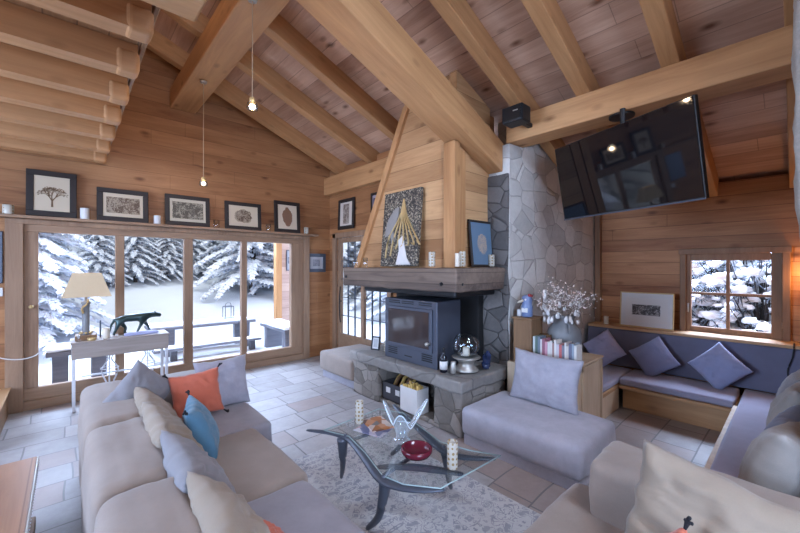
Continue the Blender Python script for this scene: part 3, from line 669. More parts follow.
bm = bmn(); prism(bm, [(5.10, .358), (5.2, .358), (5.28, .80), (5.19, .80)], 1, -.19, 1.915); obj('backrest', bevel(bm, .012), M['navy'], bn)
bm = bmn(); prism(bm, [(-.19, .358), (-.10, .358), (-.14, .80), (-.19, .80)], 0, 2.36, 5.08); obj('backrest', bm, M['navy'], bn)
tag(obj('alcove_shelf', bbox(5.18, 5.498, -.19, 1.92, .802, .835, .006), M['benchwood'], loc=(5.18, -.19, .802)), 'narrow pine ledge above the alcove bench back under the window', 'shelf')
lc = thing('bookcase', (3.7, 1.55, 0), 'low pale pine cabinet with panelled side behind the ottoman', 'cabinet')
obj('body', bbox(3.41, 4.0, 1.35, 1.79, 0, .685), M['palewood'], lc); obj('top', bbox(3.40, 4.01, 1.33, 1.795, .68, .70), M['palewood'], lc)
pn = obj('side_panel', bbox(3.52, 3.95, 1.338, 1.352, .08, .62, .008), M['palewood'], lc)
bm = bmn(); box(bm, 3.49, 3.53, 1.332, 1.352, .04, .66); box(bm, 3.95, 3.99, 1.332, 1.352, .04, .66); box(bm, 3.49, 3.99, 1.332, 1.352, .62, .67); box(bm, 3.49, 3.99, 1.332, 1.352, .02, .08); obj('panel_frame', bevel(bm, .004, 1), M['palewood'], lc)
tc = thing('side_cabinet', (3.65, 1.9, 0), 'tall narrow brown wooden cabinet against the stone wall', 'cabinet')
obj('body', bbox(3.42, 3.66, 1.80, 2.0, 0, 1.06), M['brownwood'], tc); obj('top', bbox(3.41, 3.67, 1.797, 2.01, 1.06, 1.08), M['brownwood'], tc); obj('base_board', bbox(3.37, 3.42, 1.80, 2.04, 0, .62), M['palewood'], tc)
# books
BK = [(190, 196, 190), (40, 70, 60), (70, 90, 110), (214, 210, 206), (120, 48, 70), (196, 120, 140), (222, 218, 210), (214, 206, 200), (150, 100, 90), (226, 222, 214), (200, 190, 200), (180, 60, 60), (90, 92, 110), (220, 214, 206), (206, 196, 188), (60, 66, 96), (120, 140, 160), (214, 210, 204)]
nm = ['pale green', 'dark green', 'slate blue', 'off-white', 'plum', 'rose', 'cream', 'ivory', 'brown', 'white', 'lilac-white', 'red', 'grey-blue', 'chalky', 'pale beige', 'navy', 'light blue', 'stone-white']
y = 1.785; rnd = random.Random(5)
for i, c in enumerate(BK):
    th = rnd.uniform(.016, .026); hh = rnd.uniform(.17, .215) * (1 - .008 * i)
    b = thing('book', (3.44, y - th / 2, .70), '%s book, %s in the row on the low pine cabinet' % (nm[i], ('leftmost' if i == 0 else (NW[i] + ' from the left' if i < 9 else ('rightmost' if i == 17 else ('%s from the right' % NW[17 - i]))))), 'book', 'row of books on the pine cabinet')
    cm = plain('book_cover_%s' % nm[i].replace(' ', '_'), srgb(*[int(q * .7 + 62) for q in c]), .6)
    bm = bmn(); box(bm, 3.425, 3.55, y - th, y - th + .003, .701, .701 + hh); box(bm, 3.425, 3.55, y - .003, y, .701, .701 + hh); box(bm, 3.423, 3.427, y - th, y, .701, .701 + hh); obj('cover', bm, cm, b)
    obj('pages', bbox(3.428, 3.545, y - th + .003, y - .003, .704, .696 + hh, .0005, 1), M['paper'], b)
    y -= th + .0022
# milk can with dried flowers
mc = obj('milk_can', lathe(bmn(), [(.150, .70), (.160, .705), (.162, .72), (.160, .90), (.162, .92), (.152, .96), (.112, 1.01), (.098, 1.03), (.092, 1.065), (.102, 1.085), (.102, 1.105), (.09, 1.108), (.085, 1.09), (.082, 1.0), (.04, .98)], 3.765, 1.622, 40), M['pewter'], None, True, loc=(3.765, 1.622, .70))
tag(mc, 'pewter-grey milk can used as a vase on the low pine cabinet', 'vase')
for s in (-1, 1):
    bm = bmn(); a = R(-42 + (90 if s > 0 else -90)); cx, cy = 3.74 + .105 * math.cos(a), 1.635 + .105 * math.sin(a)
    tube(bm, spline([(cx, cy, 1.04), (cx + .05 * math.cos(a), cy + .05 * math.sin(a), 1.03), (cx + .05 * math.cos(a), cy + .05 * math.sin(a), .96), (cx + .03 * math.cos(a), cy + .03 * math.sin(a), .93)]), .008); obj('handle', bm, M['pewter'], mc, True)
fl = thing('dried_flowers', (3.765, 1.622, 1.02), 'airy bunch of dried pale flowers in the milk can', 'flowers')
rnd = random.Random(8); sb = bmn(); fb = bmn(); lb = bmn()
for i in range(58):
    az = rnd.uniform(0, 6.283); el = rnd.uniform(.15, 1.15); L = rnd.uniform(.28, .56)
    d = Vector((math.cos(az) * math.cos(el), math.sin(az) * math.cos(el) , math.sin(el)))
    if d.y > .1 : d.y *= .35
    if .738 * d.x - .674 * d.y > .1: L *= .72
    p0 = Vector((3.74 + rnd.uniform(-.05, .05), 1.635 + rnd.uniform(-.05, .05), 1.04)); p1 = p0 + Vector((d.x * .1, d.y * .1, .12)); p2 = p1 + d * (L - .12)
    tube(sb, [p0, p1, (p1 + p2) / 2 + Vector((0, 0, .02)), p2], [.0025, .002, .0016, .001], 4)
    for k in range(11):
        q = p1.lerp(p2, rnd.uniform(.25, 1)); off = Vector((rnd.gauss(0, .035), rnd.gauss(0, .03), rnd.gauss(0, .032))); tube(sb, [q, q + off], .0009, 3); blob(fb, q + off, rnd.uniform(.004, .0095), 1, .4, i + k)
for i in range(30):
    az = rnd.uniform(1.6, 5.2); q = Vector((3.74 + math.cos(az) * .2, 1.635 + math.sin(az) * .16, rnd.uniform(1.04, 1.34)))
    blob(lb, q, (rnd.uniform(.018, .035), rnd.uniform(.01, .02), rnd.uniform(.018, .04)), 2, .5, i)
obj('stems', sb, M['stem'], fl); o = obj('blossoms', fb, M['blossom'], fl, True); o['kind'] = 'stuff'; o = obj('white_petals', lb, M['white'], fl, True); o['kind'] = 'stuff'
wb = obj('wicker_basket', lathe(bmn(), [(.042, .701), (.05, .72), (.055, .82), (.056, .9), (.06, .91), (.05, .91), (.045, .86), (.02, .85)], 3.60, 1.74, 24), M['wicker'], None, True, loc=(3.60, 1.74, .70)); tag(wb, 'small brown wicker basket between books and milk can', 'basket')
# ceramic figurine on the tall cabinet
fg = thing('bird_figurine', (3.52, 1.90, 1.08), 'blue ceramic bird figurine on the tall brown cabinet', 'figurine')
obj('body', lathe(bmn(), [(.036, 1.081), (.042, 1.09), (.040, 1.13), (.044, 1.155), (.036, 1.175), (.038, 1.19), (.041, 1.21), (.034, 1.235), (.015, 1.247)], 3.52, 1.90, 24), M['figure'], fg, True)
bm = bmn(); box(bm, 3.478, 3.486, 1.875, 1.925, 1.115, 1.15); obj('breast_patch', bevel(bm, .003), M['white'], fg); bm = bmn()
tube(bm, [(3.485, 1.915, 1.205), (3.455, 1.93, 1.195), (3.44, 1.935, 1.19)], [.012, .008, .002], 8); obj('beak', bm, M['pillarcandle'], fg, True)
bm = bmn(); blob(bm, (3.51, 1.875, 1.245), .014, 2); blob(bm, (3.53, 1.87, 1.24), .012, 2); obj('crest', bm, M['red'], fg, True); bm = bmn(); blob(bm, (3.484, 1.893, 1.213), .008, 2); obj('eye', bm, M['white'], fg, True)
fg.scale = (1.35, 1.35, 1.35)
tag(obj('tea_light', lathe(bmn(), [(.03, 1.081), (.034, 1.085), (.034, 1.15), (.03, 1.152), (.028, 1.10), (.01, 1.10)], 3.52, 1.975, 20), M['white'], None, True, loc=(3.52, 1.975, 1.081)), 'white candle glass just left of the blue figurine', 'candle')
# framed engraving on the alcove shelf
def picture(name, center, right, up, w_, h_, fw, artmat, framemat, label, group=None, matm=None, depth=.024, mw=.0):
    m = frame_mat(center, right, up); root = bpy.data.objects.new(name, None); C.objects.link(root); root.empty_display_size = .1; tag(root, label, 'picture', group); root.matrix_world = m
    a, b = w_ / 2, h_ / 2; bm = bmn()
    for q in ((-a, a, b - fw, b), (-a, a, -b, -b + fw), (-a, -a + fw, -b + fw, b - fw), (a - fw, a, -b + fw, b - fw)): box(bm, q[0], q[1], -depth / 2, depth / 2, q[2], q[3])
    f = obj('frame', bevel(bm, .004, 1), framemat); f.parent = root
    if matm is not None:
        k = obj('mount', bbox(-a + fw, a - fw, -.003, .004, -b + fw, b - fw, .0005, 1), matm); k.parent = root
        bm = bmn(); box(bm, -a + fw + mw, a - fw - mw, -.004, .003, -b + fw + mw * 1.15, b - fw - mw * 1.15)
    else:
        bm = bmn(); box(bm, -a + fw * .8, a - fw * .8, -.003, .004, -b + fw * .8, b - fw * .8)
    p = obj('print', bm, artmat); p.parent = root; return root
# local y axis of a picture points away from its face, so the face looks along -y
picture('framed_print', (5.33, 1.285, 1.055), (0, -1, 0), (.1, 0, 1), .575, .44, .014, art('village_engraving', srgb(216, 212, 208), srgb(70, 66, 66), .15, .065, 'eng', 60, .52), M['gold'], 'small landscape engraving with wide white mount in thin gilt frame on the ledge', None, M['white'], mw=.05)
tag(obj('candle', lathe(bmn(), [(.026, .836), (.028, .84), (.028, .935), (.024, .94)], 5.30, 1.73, 18), M['pillarcandle'], None, True, loc=(5.30, 1.73, .836)), 'ivory pillar candle on the alcove ledge left of the engraving', 'candle')
# wall light just out of the frame warms the right of the alcove
sc_ = thing('wall_sconce', (5.45, -.14, 1.45), 'small brass wall light right of the alcove window', 'lamp')
obj('back_plate', bbox(5.47, 5.499, -.19, -.11, 1.30, 1.42), M['gold'], sc_); obj('shade', lathe(bmn(), [(.05, 1.40), (.035, 1.50), (.03, 1.50), (.045, 1.40)], 5.42, -.13, 18), M['gold'], sc_)
point('sconce_light', (5.36, -.11, 1.50), 7, (1, .55, .25), .03)
sk = thing('bench_cable', (5.25, .04, .6), 'black cable hanging down the bench back beside the window', 'cable')
bm = bmn(); tube(bm, spline([(5.30, .03, .842), (5.17, .03, .83), (5.16, .04, .72), (5.13, .07, .60), (5.115, .06, .50)]), .006, 6); obj('lead', bm, M['blackmetal'], sk)

# ================================================================== TELEVISION, SPEAKER
tvm = frame_mat((3.41, 1.03, 2.415), (-.366, -.931, 0), (-.169, .067, .983))
# face towards the room: local -y
tv = bpy.data.objects.new('television', None); C.objects.link(tv); tag(tv, 'large black flat television hung tilted under the plate beam', 'television'); tv.matrix_world = tvm
f = obj('casing', bbox(-.625, .625, -.005, .035, -.353, .353, .005), M['tv']); f.parent = tv
f = obj('screen', bbox(-.615, .615, -.009, -.004, -.338, .345, .001, 1), M['screen']); f.parent = tv
f = obj('bottom_trim', bbox(-.625, .625, -.012, -.003, -.357, -.345, .001, 1), M['gunmetal']); f.parent = tv
bm = bmn(); box(bm, -.14, .14, .034, .07, -.12, .12); tube(bm, [(0, .07, 0), (0, .12, .22), (0, .16, .50)], .022, 10); f = obj('wall_mount', bm, M['blackmetal']); f.parent = tv
tag(obj('ceiling_mount_plate', lathe(bmn(), [(.10, 2.912), (.10, 2.929)], 3.60, 1.05, 24), M['blackmetal'], loc=(3.6, 1.05, 2.85)), 'round black mount plate under the beam above the television', 'bracket')
sp = thing('loudspeaker', (3.25, 1.86, 3.0), 'small black loudspeaker on the end of the plate beam', 'speaker')
obj('cabinet', bbox(3.17, 3.34, 1.76, 1.98, 3.00, 3.16, .015), M['blackmetal'], sp); obj('grille', bbox(3.158, 3.172, 1.77, 1.97, 3.01, 3.15, .006), M['tv'], sp); obj('badge', bbox(3.153, 3.159, 1.80, 1.85, 3.09, 3.10, .001, 1), M['silver'], sp)
obj('bracket', bbox(3.33, 3.505, 1.83, 1.88, 3.02, 3.06), M['blackmetal'], sp)

# ================================================================== HEARTH THINGS
def cyl(name, x, y, z, r, h, mat, label, cat='candle', group=None, hollow=False, n=20):
    pr = [(r * .95, z), (r, z + .004), (r, z + h - .003), (r * .94, z + h)]
    if hollow: pr += [(r * .88, z + h - .002), (r * .86, z + h * .55), (.004, z + h * .55)]
    return tag(obj(name, lathe(bmn(), pr, x, y, n), M[mat], None, True, loc=(x, y, z)), label, cat, group)
HZ = .552
bt = thing('bottle', (2.76, 2.38, HZ), 'dark bottle with white label on the hearth beside the stove', 'bottle')
obj('body', lathe(bmn(), [(.034, HZ), (.038, HZ + .004), (.038, HZ + .13), (.034, HZ + .15), (.014, HZ + .17), (.012, HZ + .21), (.013, HZ + .215)], 2.76, 2.38, 24), M['wine'], bt, True)
obj('label', lathe(bmn(), [(.0385, HZ + .03), (.039, HZ + .03), (.039, HZ + .11), (.0385, HZ + .11)], 2.76, 2.38, 24), M['white'], bt, True); obj('cap', lathe(bmn(), [(.015, HZ + .205), (.015, HZ + .235), (.005, HZ + .24), (.005, HZ + .25)], 2.76, 2.38, 16), M['blackmetal'], bt, True)
cyl('candle', 2.80, 2.29, HZ, .027, .11, 'silver', 'small silver cylinder candle between bottle and glass bowl', hollow=True)
bs = thing('candle_stand', (2.98, 2.24, HZ), 'hammered silver pedestal stand holding the round glass bowl on the hearth', 'stand')
obj('pedestal', lathe(bmn(), [(.115, HZ), (.12, HZ + .008), (.115, HZ + .02), (.085, HZ + .05), (.075, HZ + .075), (.09, HZ + .105), (.14, HZ + .13), (.145, HZ + .137), (.05, HZ + .132)], 2.98, 2.27, 36), M['silver'], bs, True)
gb = obj('glass_bowl', lathe(bmn(), [(.06, HZ + .141), (.115, HZ + .165), (.142, HZ + .225), (.135, HZ + .29), (.10, HZ + .345), (.095, HZ + .35), (.098, HZ + .342), (.132, HZ + .288), (.139, HZ + .225), (.113, HZ + .168), (.05, HZ + .144)], 2.98, 2.27, 36), M['thin'], None, True, loc=(2.97, 2.26, HZ + .14)); tag(gb, 'round clear glass bowl on the silver pedestal', 'bowl')
cyl('candle', 2.98, 2.27, HZ + .146, .034, .085, 'pillarcandle', 'white candle inside the round glass bowl')
bm = bmn(); blob(bm, (3.21, 2.18, HZ + .085), (.05, .045, .09), 2, .5, 3); blob(bm, (3.18, 2.17, HZ + .03), (.05, .045, .038), 2, .4, 5); tag(obj('glass_ornament', bm, M['bluecrystal'], loc=(3.17, 2.19, HZ)), 'dark blue cut-glass ornament on the hearth right of the bowl', 'ornament')
picture('photo_frame', (2.83, 3.545, HZ + .095), (.35, -.94, 0), (.22, 0, 1), .12, .17, .018, art('photo_card', srgb(206, 206, 206), srgb(120, 124, 130), .03, .05, 'eng', 60, .4), M['blackmetal'], 'small black photo frame leaning on the hearth left of the stove')
cyl('candle', 2.90, 3.43, HZ, .028, .13, 'dotted', 'speckled candle glass between photo frame and stove', hollow=True)
cyl('candle', 2.86, 3.37, HZ, .022, .075, 'gunmetal', 'short dark candle pot at the left foot of the stove', hollow=True)
# niche: storage box and paper bag
bx = thing('storage_box', (2.9, 3.13, .05), 'charcoal storage box with two white labels in the hearth niche', 'box')
bm = bmn(); box(bm, 2.74, 2.755, 2.955, 3.31, .056, .25); box(bm, 3.13, 3.145, 2.955, 3.31, .056, .25); box(bm, 2.74, 3.145, 2.955, 2.968, .056, .25); box(bm, 2.74, 3.145, 3.297, 3.31, .056, .25); box(bm, 2.74, 3.145, 2.955, 3.31, .056, .066)
obj('tray', bm, M['boxgrey'], bx)
for y in (3.20, 3.04): obj('label_holder', bbox(2.734, 2.741, y - .035, y + .035, .145, .205, .001, 1), M['white'], bx)
rnd = random.Random(3)
for i in range(7):
    y = 3.00 + i * .042; bm = bmn(); tube(bm, [(2.80, y, .10), (2.95 + rnd.uniform(-.03, .03), y + rnd.uniform(-.02, .02), .24 + rnd.uniform(0, .05)), (3.02, y + rnd.uniform(-.03, .03), .29 + rnd.uniform(0, .03))], [.016, .02, .014], 6)
    tag(obj('firewood_stick', bm, M['kindling'] if i % 3 == 0 else M['brownwood'], loc=(2.9, y, .2)), '%s firewood stick poking out of the charcoal box, %s from the left' % ('pale' if i % 3 == 0 else 'brown', NW[6 - i]), 'firewood', 'sticks in the charcoal box')
pb = thing('paper_bag', (2.75, 2.77, .05), 'white paper bag of yellow kindling in the hearth niche', 'bag')
bm = bmn(); box(bm, 2.665, 2.67, 2.66, 2.91, .052, .315); box(bm, 2.83, 2.835, 2.66, 2.91, .052, .315); box(bm, 2.665, 2.835, 2.655, 2.66, .052, .315); box(bm, 2.665, 2.835, 2.91, 2.915, .052, .315); box(bm, 2.665, 2.835, 2.66, 2.91, .052, .057); obj('sack', bm, M['white'], pb)
for i in range(11):
    y = 2.685 + (i % 6) * .04; x = 2.70 + (i // 6) * .06; bm = bmn(); a = rnd.uniform(-.03, .03); box(bm, x - .01, x + .012, y - .013, y + .013, .06, .31 + rnd.uniform(.0, .05)); bmesh.ops.rotate(bm, verts=bm.verts[:], cent=(x, y, .06), matrix=Matrix.Rotation(a, 3, 'X'))
    tag(obj('kindling_stick', bm, M['kindling'], loc=(x, y, .06)), 'yellow split kindling stick standing in the white paper bag', 'firewood', 'kindling in the paper bag')

# ================================================================== MANTEL THINGS
MZ = 1.599
# tall relief painting leaning on the hood
t = NT('speckled_canvas'); o = t.obj(); vv = t.vor(o, 75); cc = t.sep(vv.outputs['Color']); t.col(t.ramp(cc[0], (.0, srgb(24, 24, 28)), (.5, srgb(58, 54, 52)), (.8, srgb(126, 116, 100)), (1, srgb(176, 168, 150)))); t.rough(.5); t.bump(cc[1], .3, .005); M['canvas'] = t.m
pt = bpy.data.objects.new('relief_painting', None); C.objects.link(pt); tag(pt, 'tall dark relief painting with gold strips leaning on the fireplace hood', 'painting')
pt.matrix_world = frame_mat((2.82, 3.07, 2.035), (0, -1, 0), (.09, 0, 1))
f = obj('canvas', bbox(-.305, .305, -.02, .02, -.435, .435, .004), M['canvas']); f.parent = pt
bm = bmn(); prism(bm, [(-.24, -.02), (-.2, .12), (-.1, .23), (-.03, .25), (-.03, .15), (-.06, .06), (-.10, -.02), (-.07, -.14), (-.12, -.18), (-.15, -.06), (-.2, -.08), (-.25, -.1)], 1, -.032, -.018); f = obj('grey_figure', bevel(bm, .006), M['greystone']); f.parent = pt
gd = bmn()
for k in range(7):
    a = -.22 + k * .085; 
    x1 = a * 1.0 + .03; tube(gd, spline([(.05, -.026, .33), (.05 + a * .25, -.03, .12), (x1 + .02, -.03, -.12 - .012 * k), (x1 - .02, -.026, -.28 - (.06 if k < 2 else 0) + .02 * k)]), [.013] * 19, 6, (1.1, .5))
f = obj('gold_strips', gd, M['gold'], None, True); f.parent = pt
bm = bmn(); prism(bm, [(-.02, -.42), (.02, -.26), (.0, -.14), (.08, -.08), (.10, -.2), (.15, -.34), (.22, -.42)], 1, -.036, -.018); f = obj('ivory_drape', bevel(bm, .008), M['white']); f.parent = pt
# blue picture
picture('framed_picture', (3.30, 2.30, 1.845), (1, 0, 0), (0, .10, 1), .43, .50, .024, art('blue_bouquet', srgb(96, 120, 142), srgb(176, 156, 138), .085, .11, 'ell', 55, .5), M['darkframe'], 'dark framed blue picture with a pale bouquet on the right of the mantel')
MC = 'candle glasses on the mantel'
for x, y, r, h, m, txt in ((2.72, 2.50, .034, .15, 'dotted', 'speckled candle glass on the mantel right of the tall painting'), (2.74, 3.86, .032, .11, 'thin', 'clear tumbler at the far left end of the mantel'), (2.73, 3.63, .032, .11, 'thin', 'clear tumbler on the mantel just left of the tall painting'),
    (2.80, 2.24, .022, .13, 'pillarcandle', 'slim ivory candle at the mantel corner left of the blue picture'), (2.89, 2.25, .034, .15, 'dotted', 'speckled candle glass just left of the blue picture'), (3.40, 2.25, .034, .13, 'dotted', 'speckled candle glass right of the blue picture')):
    cyl('candle_glass', x, y, MZ, r, h, m, txt, 'candle', MC, True)

# ================================================================== WINDOW WALL PICTURES
tag(obj('picture_shelf', bbox(-3.4, 3.25, 5.66, 5.80, 2.128, 2.16, .005), M['frame_x'], loc=(-.6, 5.66, 2.128)), 'long narrow picture shelf above the large window', 'shelf')
G = 'dark framed prints on the picture shelf'
INK = srgb(92, 70, 52)
tree = picture('framed_print', (-.13, 5.735, 2.425), (1, 0, 0), (0, .06, 1), .42, .52, .062, art('tree_sheet', PP, PP, .01, .01), M['darkframe'], 'framed print of a spreading tree, leftmost on the picture shelf', G)
tb = bmn(); rnd = random.Random(12)
def grow(p, a, L, wd, n):
    q = (p[0] + math.cos(a) * L, p[1] + math.sin(a) * L); s = (-math.sin(a) * wd, math.cos(a) * wd)
    prism(tb, [(p[0] - s[0], p[1] - s[1]), (q[0] - s[0] * .7, q[1] - s[1] * .7), (q[0] + s[0] * .7, q[1] + s[1] * .7), (p[0] + s[0], p[1] + s[1])], 1, -.0055, -.002)
    if n:
        for da in (rnd.uniform(.25, .75), -rnd.uniform(.25, .75)) + ((rnd.uniform(-.2, .2),) if n > 3 else ()): grow(q, a + da, L * rnd.uniform(.66, .86), wd * .62, n - 1)
    else: box(tb, q[0] - .006, q[0] + .006, -.0055, -.002, q[1] - .004, q[1] + .004)
grow((.0, -.15), math.pi / 2, .07, .010, 5); f = obj('tree_drawing', tb, plain('sepia_ink', srgb(110, 84, 60), .8)); f.parent = tree
picture('framed_print', (.52, 5.735, 2.365), (1, 0, 0), (0, .06, 1), .52, .41, .06, art('riders_print', PP, INK, .17, .10, 'eng', 34, .5), M['darkframe'], 'framed sepia scene with figures, second from left on the picture shelf', G)
picture('framed_print', (1.24, 5.735, 2.375), (1, 0, 0), (0, .06, 1), .55, .42, .055, art('garden_print', srgb(186, 176, 156), srgb(80, 72, 60), .19, .115, 'eng', 44, .52), M['darkframe'], 'framed dense grey engraving, middle one on the picture shelf', G)
picture('framed_print', (1.99, 5.735, 2.37), (1, 0, 0), (0, .06, 1), .54, .42, .055, art('village_print', PP, INK, .13, .10, 'ell', 40, .5), M['darkframe'], 'framed print with two brown figures, second from right on the picture shelf', G)
picture('framed_print', (2.70, 5.735, 2.42), (1, 0, 0), (0, .06, 1), .45, .52, .06, art('head_print', srgb(206, 190, 168), srgb(126, 92, 70), .085, .15, 'ell', 24, .6), M['darkframe'], 'framed brown portrait head print, rightmost on the picture shelf', G)
picture('framed_print', (3.27, 5.787, 1.665), (1, 0, 0), (0, 0, 1), .37, .33, .06, art('small_print', srgb(170, 168, 172), srgb(120, 120, 128), .07, .06, 'eng', 50, .5), M['gunmetal'], 'small square grey framed print hanging in the corner right of the window')
picture('framed_print', (3.52, 5.22, 2.50), (0, -1, 0), (.03, 0, 1), .48, .52, .06, art('tall_print', srgb(206, 196, 184), srgb(110, 92, 80), .09, .17, 'eng', 40, .5), M['darkframe'], 'dark framed tall print standing above the french door', None)
picture('framed_print', (3.535, 4.42, 2.50), (0, -1, 0), (0, 0, 1), .26, .50, .04, art('hidden_print', srgb(150, 140, 150), srgb(70, 60, 80), .07, .17, 'eng', 40, .5), M['darkframe'], 'dark framed print half hidden behind the slanted hood edge')
CG = 'candle glasses on the picture shelf'
for x, r, h, m, txt in ((-.47, .045, .10, 'dotted', 'patterned candle glass left of the tree print'), (.15, .042, .13, 'white', 'white candle glass right of the tree print'), (.875, .04, .11, 'white', 'white candle glass between the second and middle prints'), (1.60, .04, .11, 'thin', 'clear candle glass right of the middle print'),
    (2.37, .04, .12, 'thin', 'frosted candle glass left of the portrait print'), (3.03, .038, .11, 'dotted', 'patterned candle glass at the right end of the shelf')):
    cyl('candle_glass', x, 5.71, 2.161, r, h, m, txt, 'candle', CG, True)

# ================================================================== CONSOLE TABLE AND WHAT STANDS ON IT
ct = thing('console_table', (.48, 5.5, 0), 'whitewashed console table on thin legs in front of the window', 'table')
obj('tabletop', bbox(.02, .95, 5.34, 5.70, .745, .765), M['whitewood'], ct); obj('apron', bbox(.03, .94, 5.35, 5.69, .575, .745), M['whitewood'], ct)
for x, y in ((.035, 5.355), (.905, 5.355), (.035, 5.655), (.905, 5.655)): obj('leg', bbox(x, x + .03, y, y + .03, 0, .575, .003, 1), M['whitemetal'], ct)
obj('rung', bbox(.12, .92, 5.66, 5.68, .30, .32, .003, 1), M['whitemetal'], ct)
CZ = .766
lp = thing('table_lamp', (.16, 5.52, CZ), 'table lamp with pale tapered shade and column base on the console', 'lamp')
obj('base', bbox(.06, .25, 5.43, 5.62, CZ, CZ + .055, .006), M['brownwood'], lp)
obj('column', lathe(bmn(), [(.05, CZ + .055), (.05, CZ + .075), (.034, CZ + .09), (.032, CZ + .36), (.036, CZ + .37), (.034, CZ + .40), (.046, CZ + .41), (.04, CZ + .43), (.012, CZ + .44), (.012, CZ + .49)], .155, 5.525, 24), M['pewter'], lp, True)
bm = bmn()
for k in range(8): blob(bm, (.155 + .05 * math.cos(k * .785), 5.525 + .05 * math.sin(k * .785), CZ + .075), .016, 1, .5, k)
obj('gilt_ornament', bm, M['gold'], lp, True); bm = bmn(); tube(bm, spline([(.13, 5.49, CZ + .30), (.12, 5.48, CZ + .36), (.16, 5.48, CZ + .40), (.175, 5.485, CZ + .46)]), .010); obj('gilt_figure', bm, M['gold'], lp, True)
def shade(z0, z1, a0, a1, cx, cy, th=.004):
    bm = bmn()
    def ring(a, z): return [bm.verts.new((cx + sx * a, cy + sy * a * .62, z)) for sx, sy in ((-1, -1), (1, -1), (1, 1), (-1, 1))]
    r = [ring(a0, z0), ring(a1, z1), ring(a1 - th, z1), ring(a0 - th, z0)]
    for i in range(4):
        A, B = r[i], r[(i + 1) % 4]
        for k in range(4): bm.faces.new((A[k], A[(k + 1) % 4], B[(k + 1) % 4], B[k]))
    bmesh.ops.recalc_face_normals(bm, faces=bm.faces[:]); return bm
obj('lamp_shade', shade(1.255, 1.525, .215, .125, .165, 5.525), M['shade'], lp)
bm = bmn(); blob(bm, (.155, 5.525, 1.36), .03, 2); obj('light_bulb', bm, M['bulb'], lp, True)
point('table_lamp_light', (.155, 5.525, 1.42), 1.6, WARM, .04)
# striding panther
pn = thing('panther_statue', (.62, 5.56, CZ), 'dark green bronze panther statue striding right on the console', 'statue')
sk_v = []; 
me = bpy.data.meshes.new('body'); bmv = bmn(); lay = None
J = {'hip': (.47, 0, .215, .042), 'mid': (.58, 0, .195, .038), 'sho': (.70, 0, .215, .044), 'neck': (.765, 0, .222, .030), 'head': (.835, 0, .222, .028), 'muz': (.895, 0, .205, .018),
     't1': (.42, 0, .19, .016), 't2': (.385, 0, .13, .011), 't3': (.375, 0, .07, .009), 't4': (.36, 0, .035, .009),
     'a1': (.455, -.022, .14, .026), 'a2': (.43, -.024, .075, .014), 'a3': (.405, -.024, .018, .012), 'a4': (.425, -.024, .012, .011),
     'b1': (.485, .022, .14, .026), 'b2': (.53, .024, .08, .014), 'b3': (.515, .024, .018, .012), 'b4': (.54, .024, .012, .011),
     'c1': (.69, -.024, .14, .022), 'c2': (.66, -.026, .075, .013), 'c3': (.635, -.026, .018, .011), 'c4': (.655, -.026, .012, .010),
     'd1': (.715, .024, .14, .022), 'd2': (.755, .026, .08, .013), 'd3': (.775, .026, .018, .011), 'd4': (.80, .026, .012, .010)}
ed = [('hip', 'mid'), ('mid', 'sho'), ('sho', 'neck'), ('neck', 'head'), ('head', 'muz'), ('hip', 't1'), ('t1', 't2'), ('t2', 't3'), ('t3', 't4')] + [e for l, r0 in (('a', 'hip'), ('b', 'hip'), ('c', 'sho'), ('d', 'sho')) for e in ((r0, l + '1'), (l + '1', l + '2'), (l + '2', l + '3'), (l + '3', l + '4'))]
ks = list(J); me.from_pydata([(J[k][0] - .62, J[k][1], J[k][2]) for k in ks], [(ks.index(a), ks.index(b)) for a, b in ed], [])
po = bpy.data.objects.new('body', me); C.objects.link(po); po.parent = pn; me.materials.append(M['bronze'])
sm = po.modifiers.new('skin', 'SKIN'); po.modifiers.new('sub', 'SUBSURF').levels = 2; po.modifiers['sub'].render_levels = 2
for i, k in enumerate(ks):
    f_ = 1.28 if i < 6 else 1.1
    me.skin_vertices[0].data[i].radius = (J[k][3] * f_, J[k][3] * f_)
me.skin_vertices[0].data[0].use_root = True
sm.use_smooth_shade = True
bm = bmn(); 
for s in (-1, 1): blob(bm, (.825, 5.56 + s * .02, CZ + .253), (.011, .006, .009), 1)
obj('ears', bm, M['bronze'], pn, True)
tag(obj('folded_cloth', rbox(.50, .84, 5.43, 5.50, CZ, CZ + .03, .012, 6, .004, .01, 71), M['periw'], None, True, loc=(.66, 5.46, CZ)), 'pale blue folded cloth lying in front of the panther statue', 'cloth')
tag(obj('wooden_block', bbox(.455, .535, 5.60, 5.66, CZ, CZ + .10), M['brownwood'], loc=(.5, 5.63, CZ)), 'small wooden block on the console behind the panther', 'block')
cyl('candle_glass', .33, 5.42, CZ, .035, .12, 'pillarcandle', 'ivory candle jar on the console right of the lamp', hollow=True)
cyl('candlestick', .285, 5.55, CZ, .008, .20, 'gunmetal', 'thin dark candlestick on the console between lamp and panther', 'candlestick')
cyl('perfume_bottle', .09, 5.39, CZ, .018, .07, 'thin', 'tiny glass bottle on the console in front of the lamp', 'bottle', hollow=True)
cyl('glass_dish', .20, 5.39, CZ, .04, .03, 'gold', 'small gilt dish on the console in front of the lamp', 'dish', hollow=True)
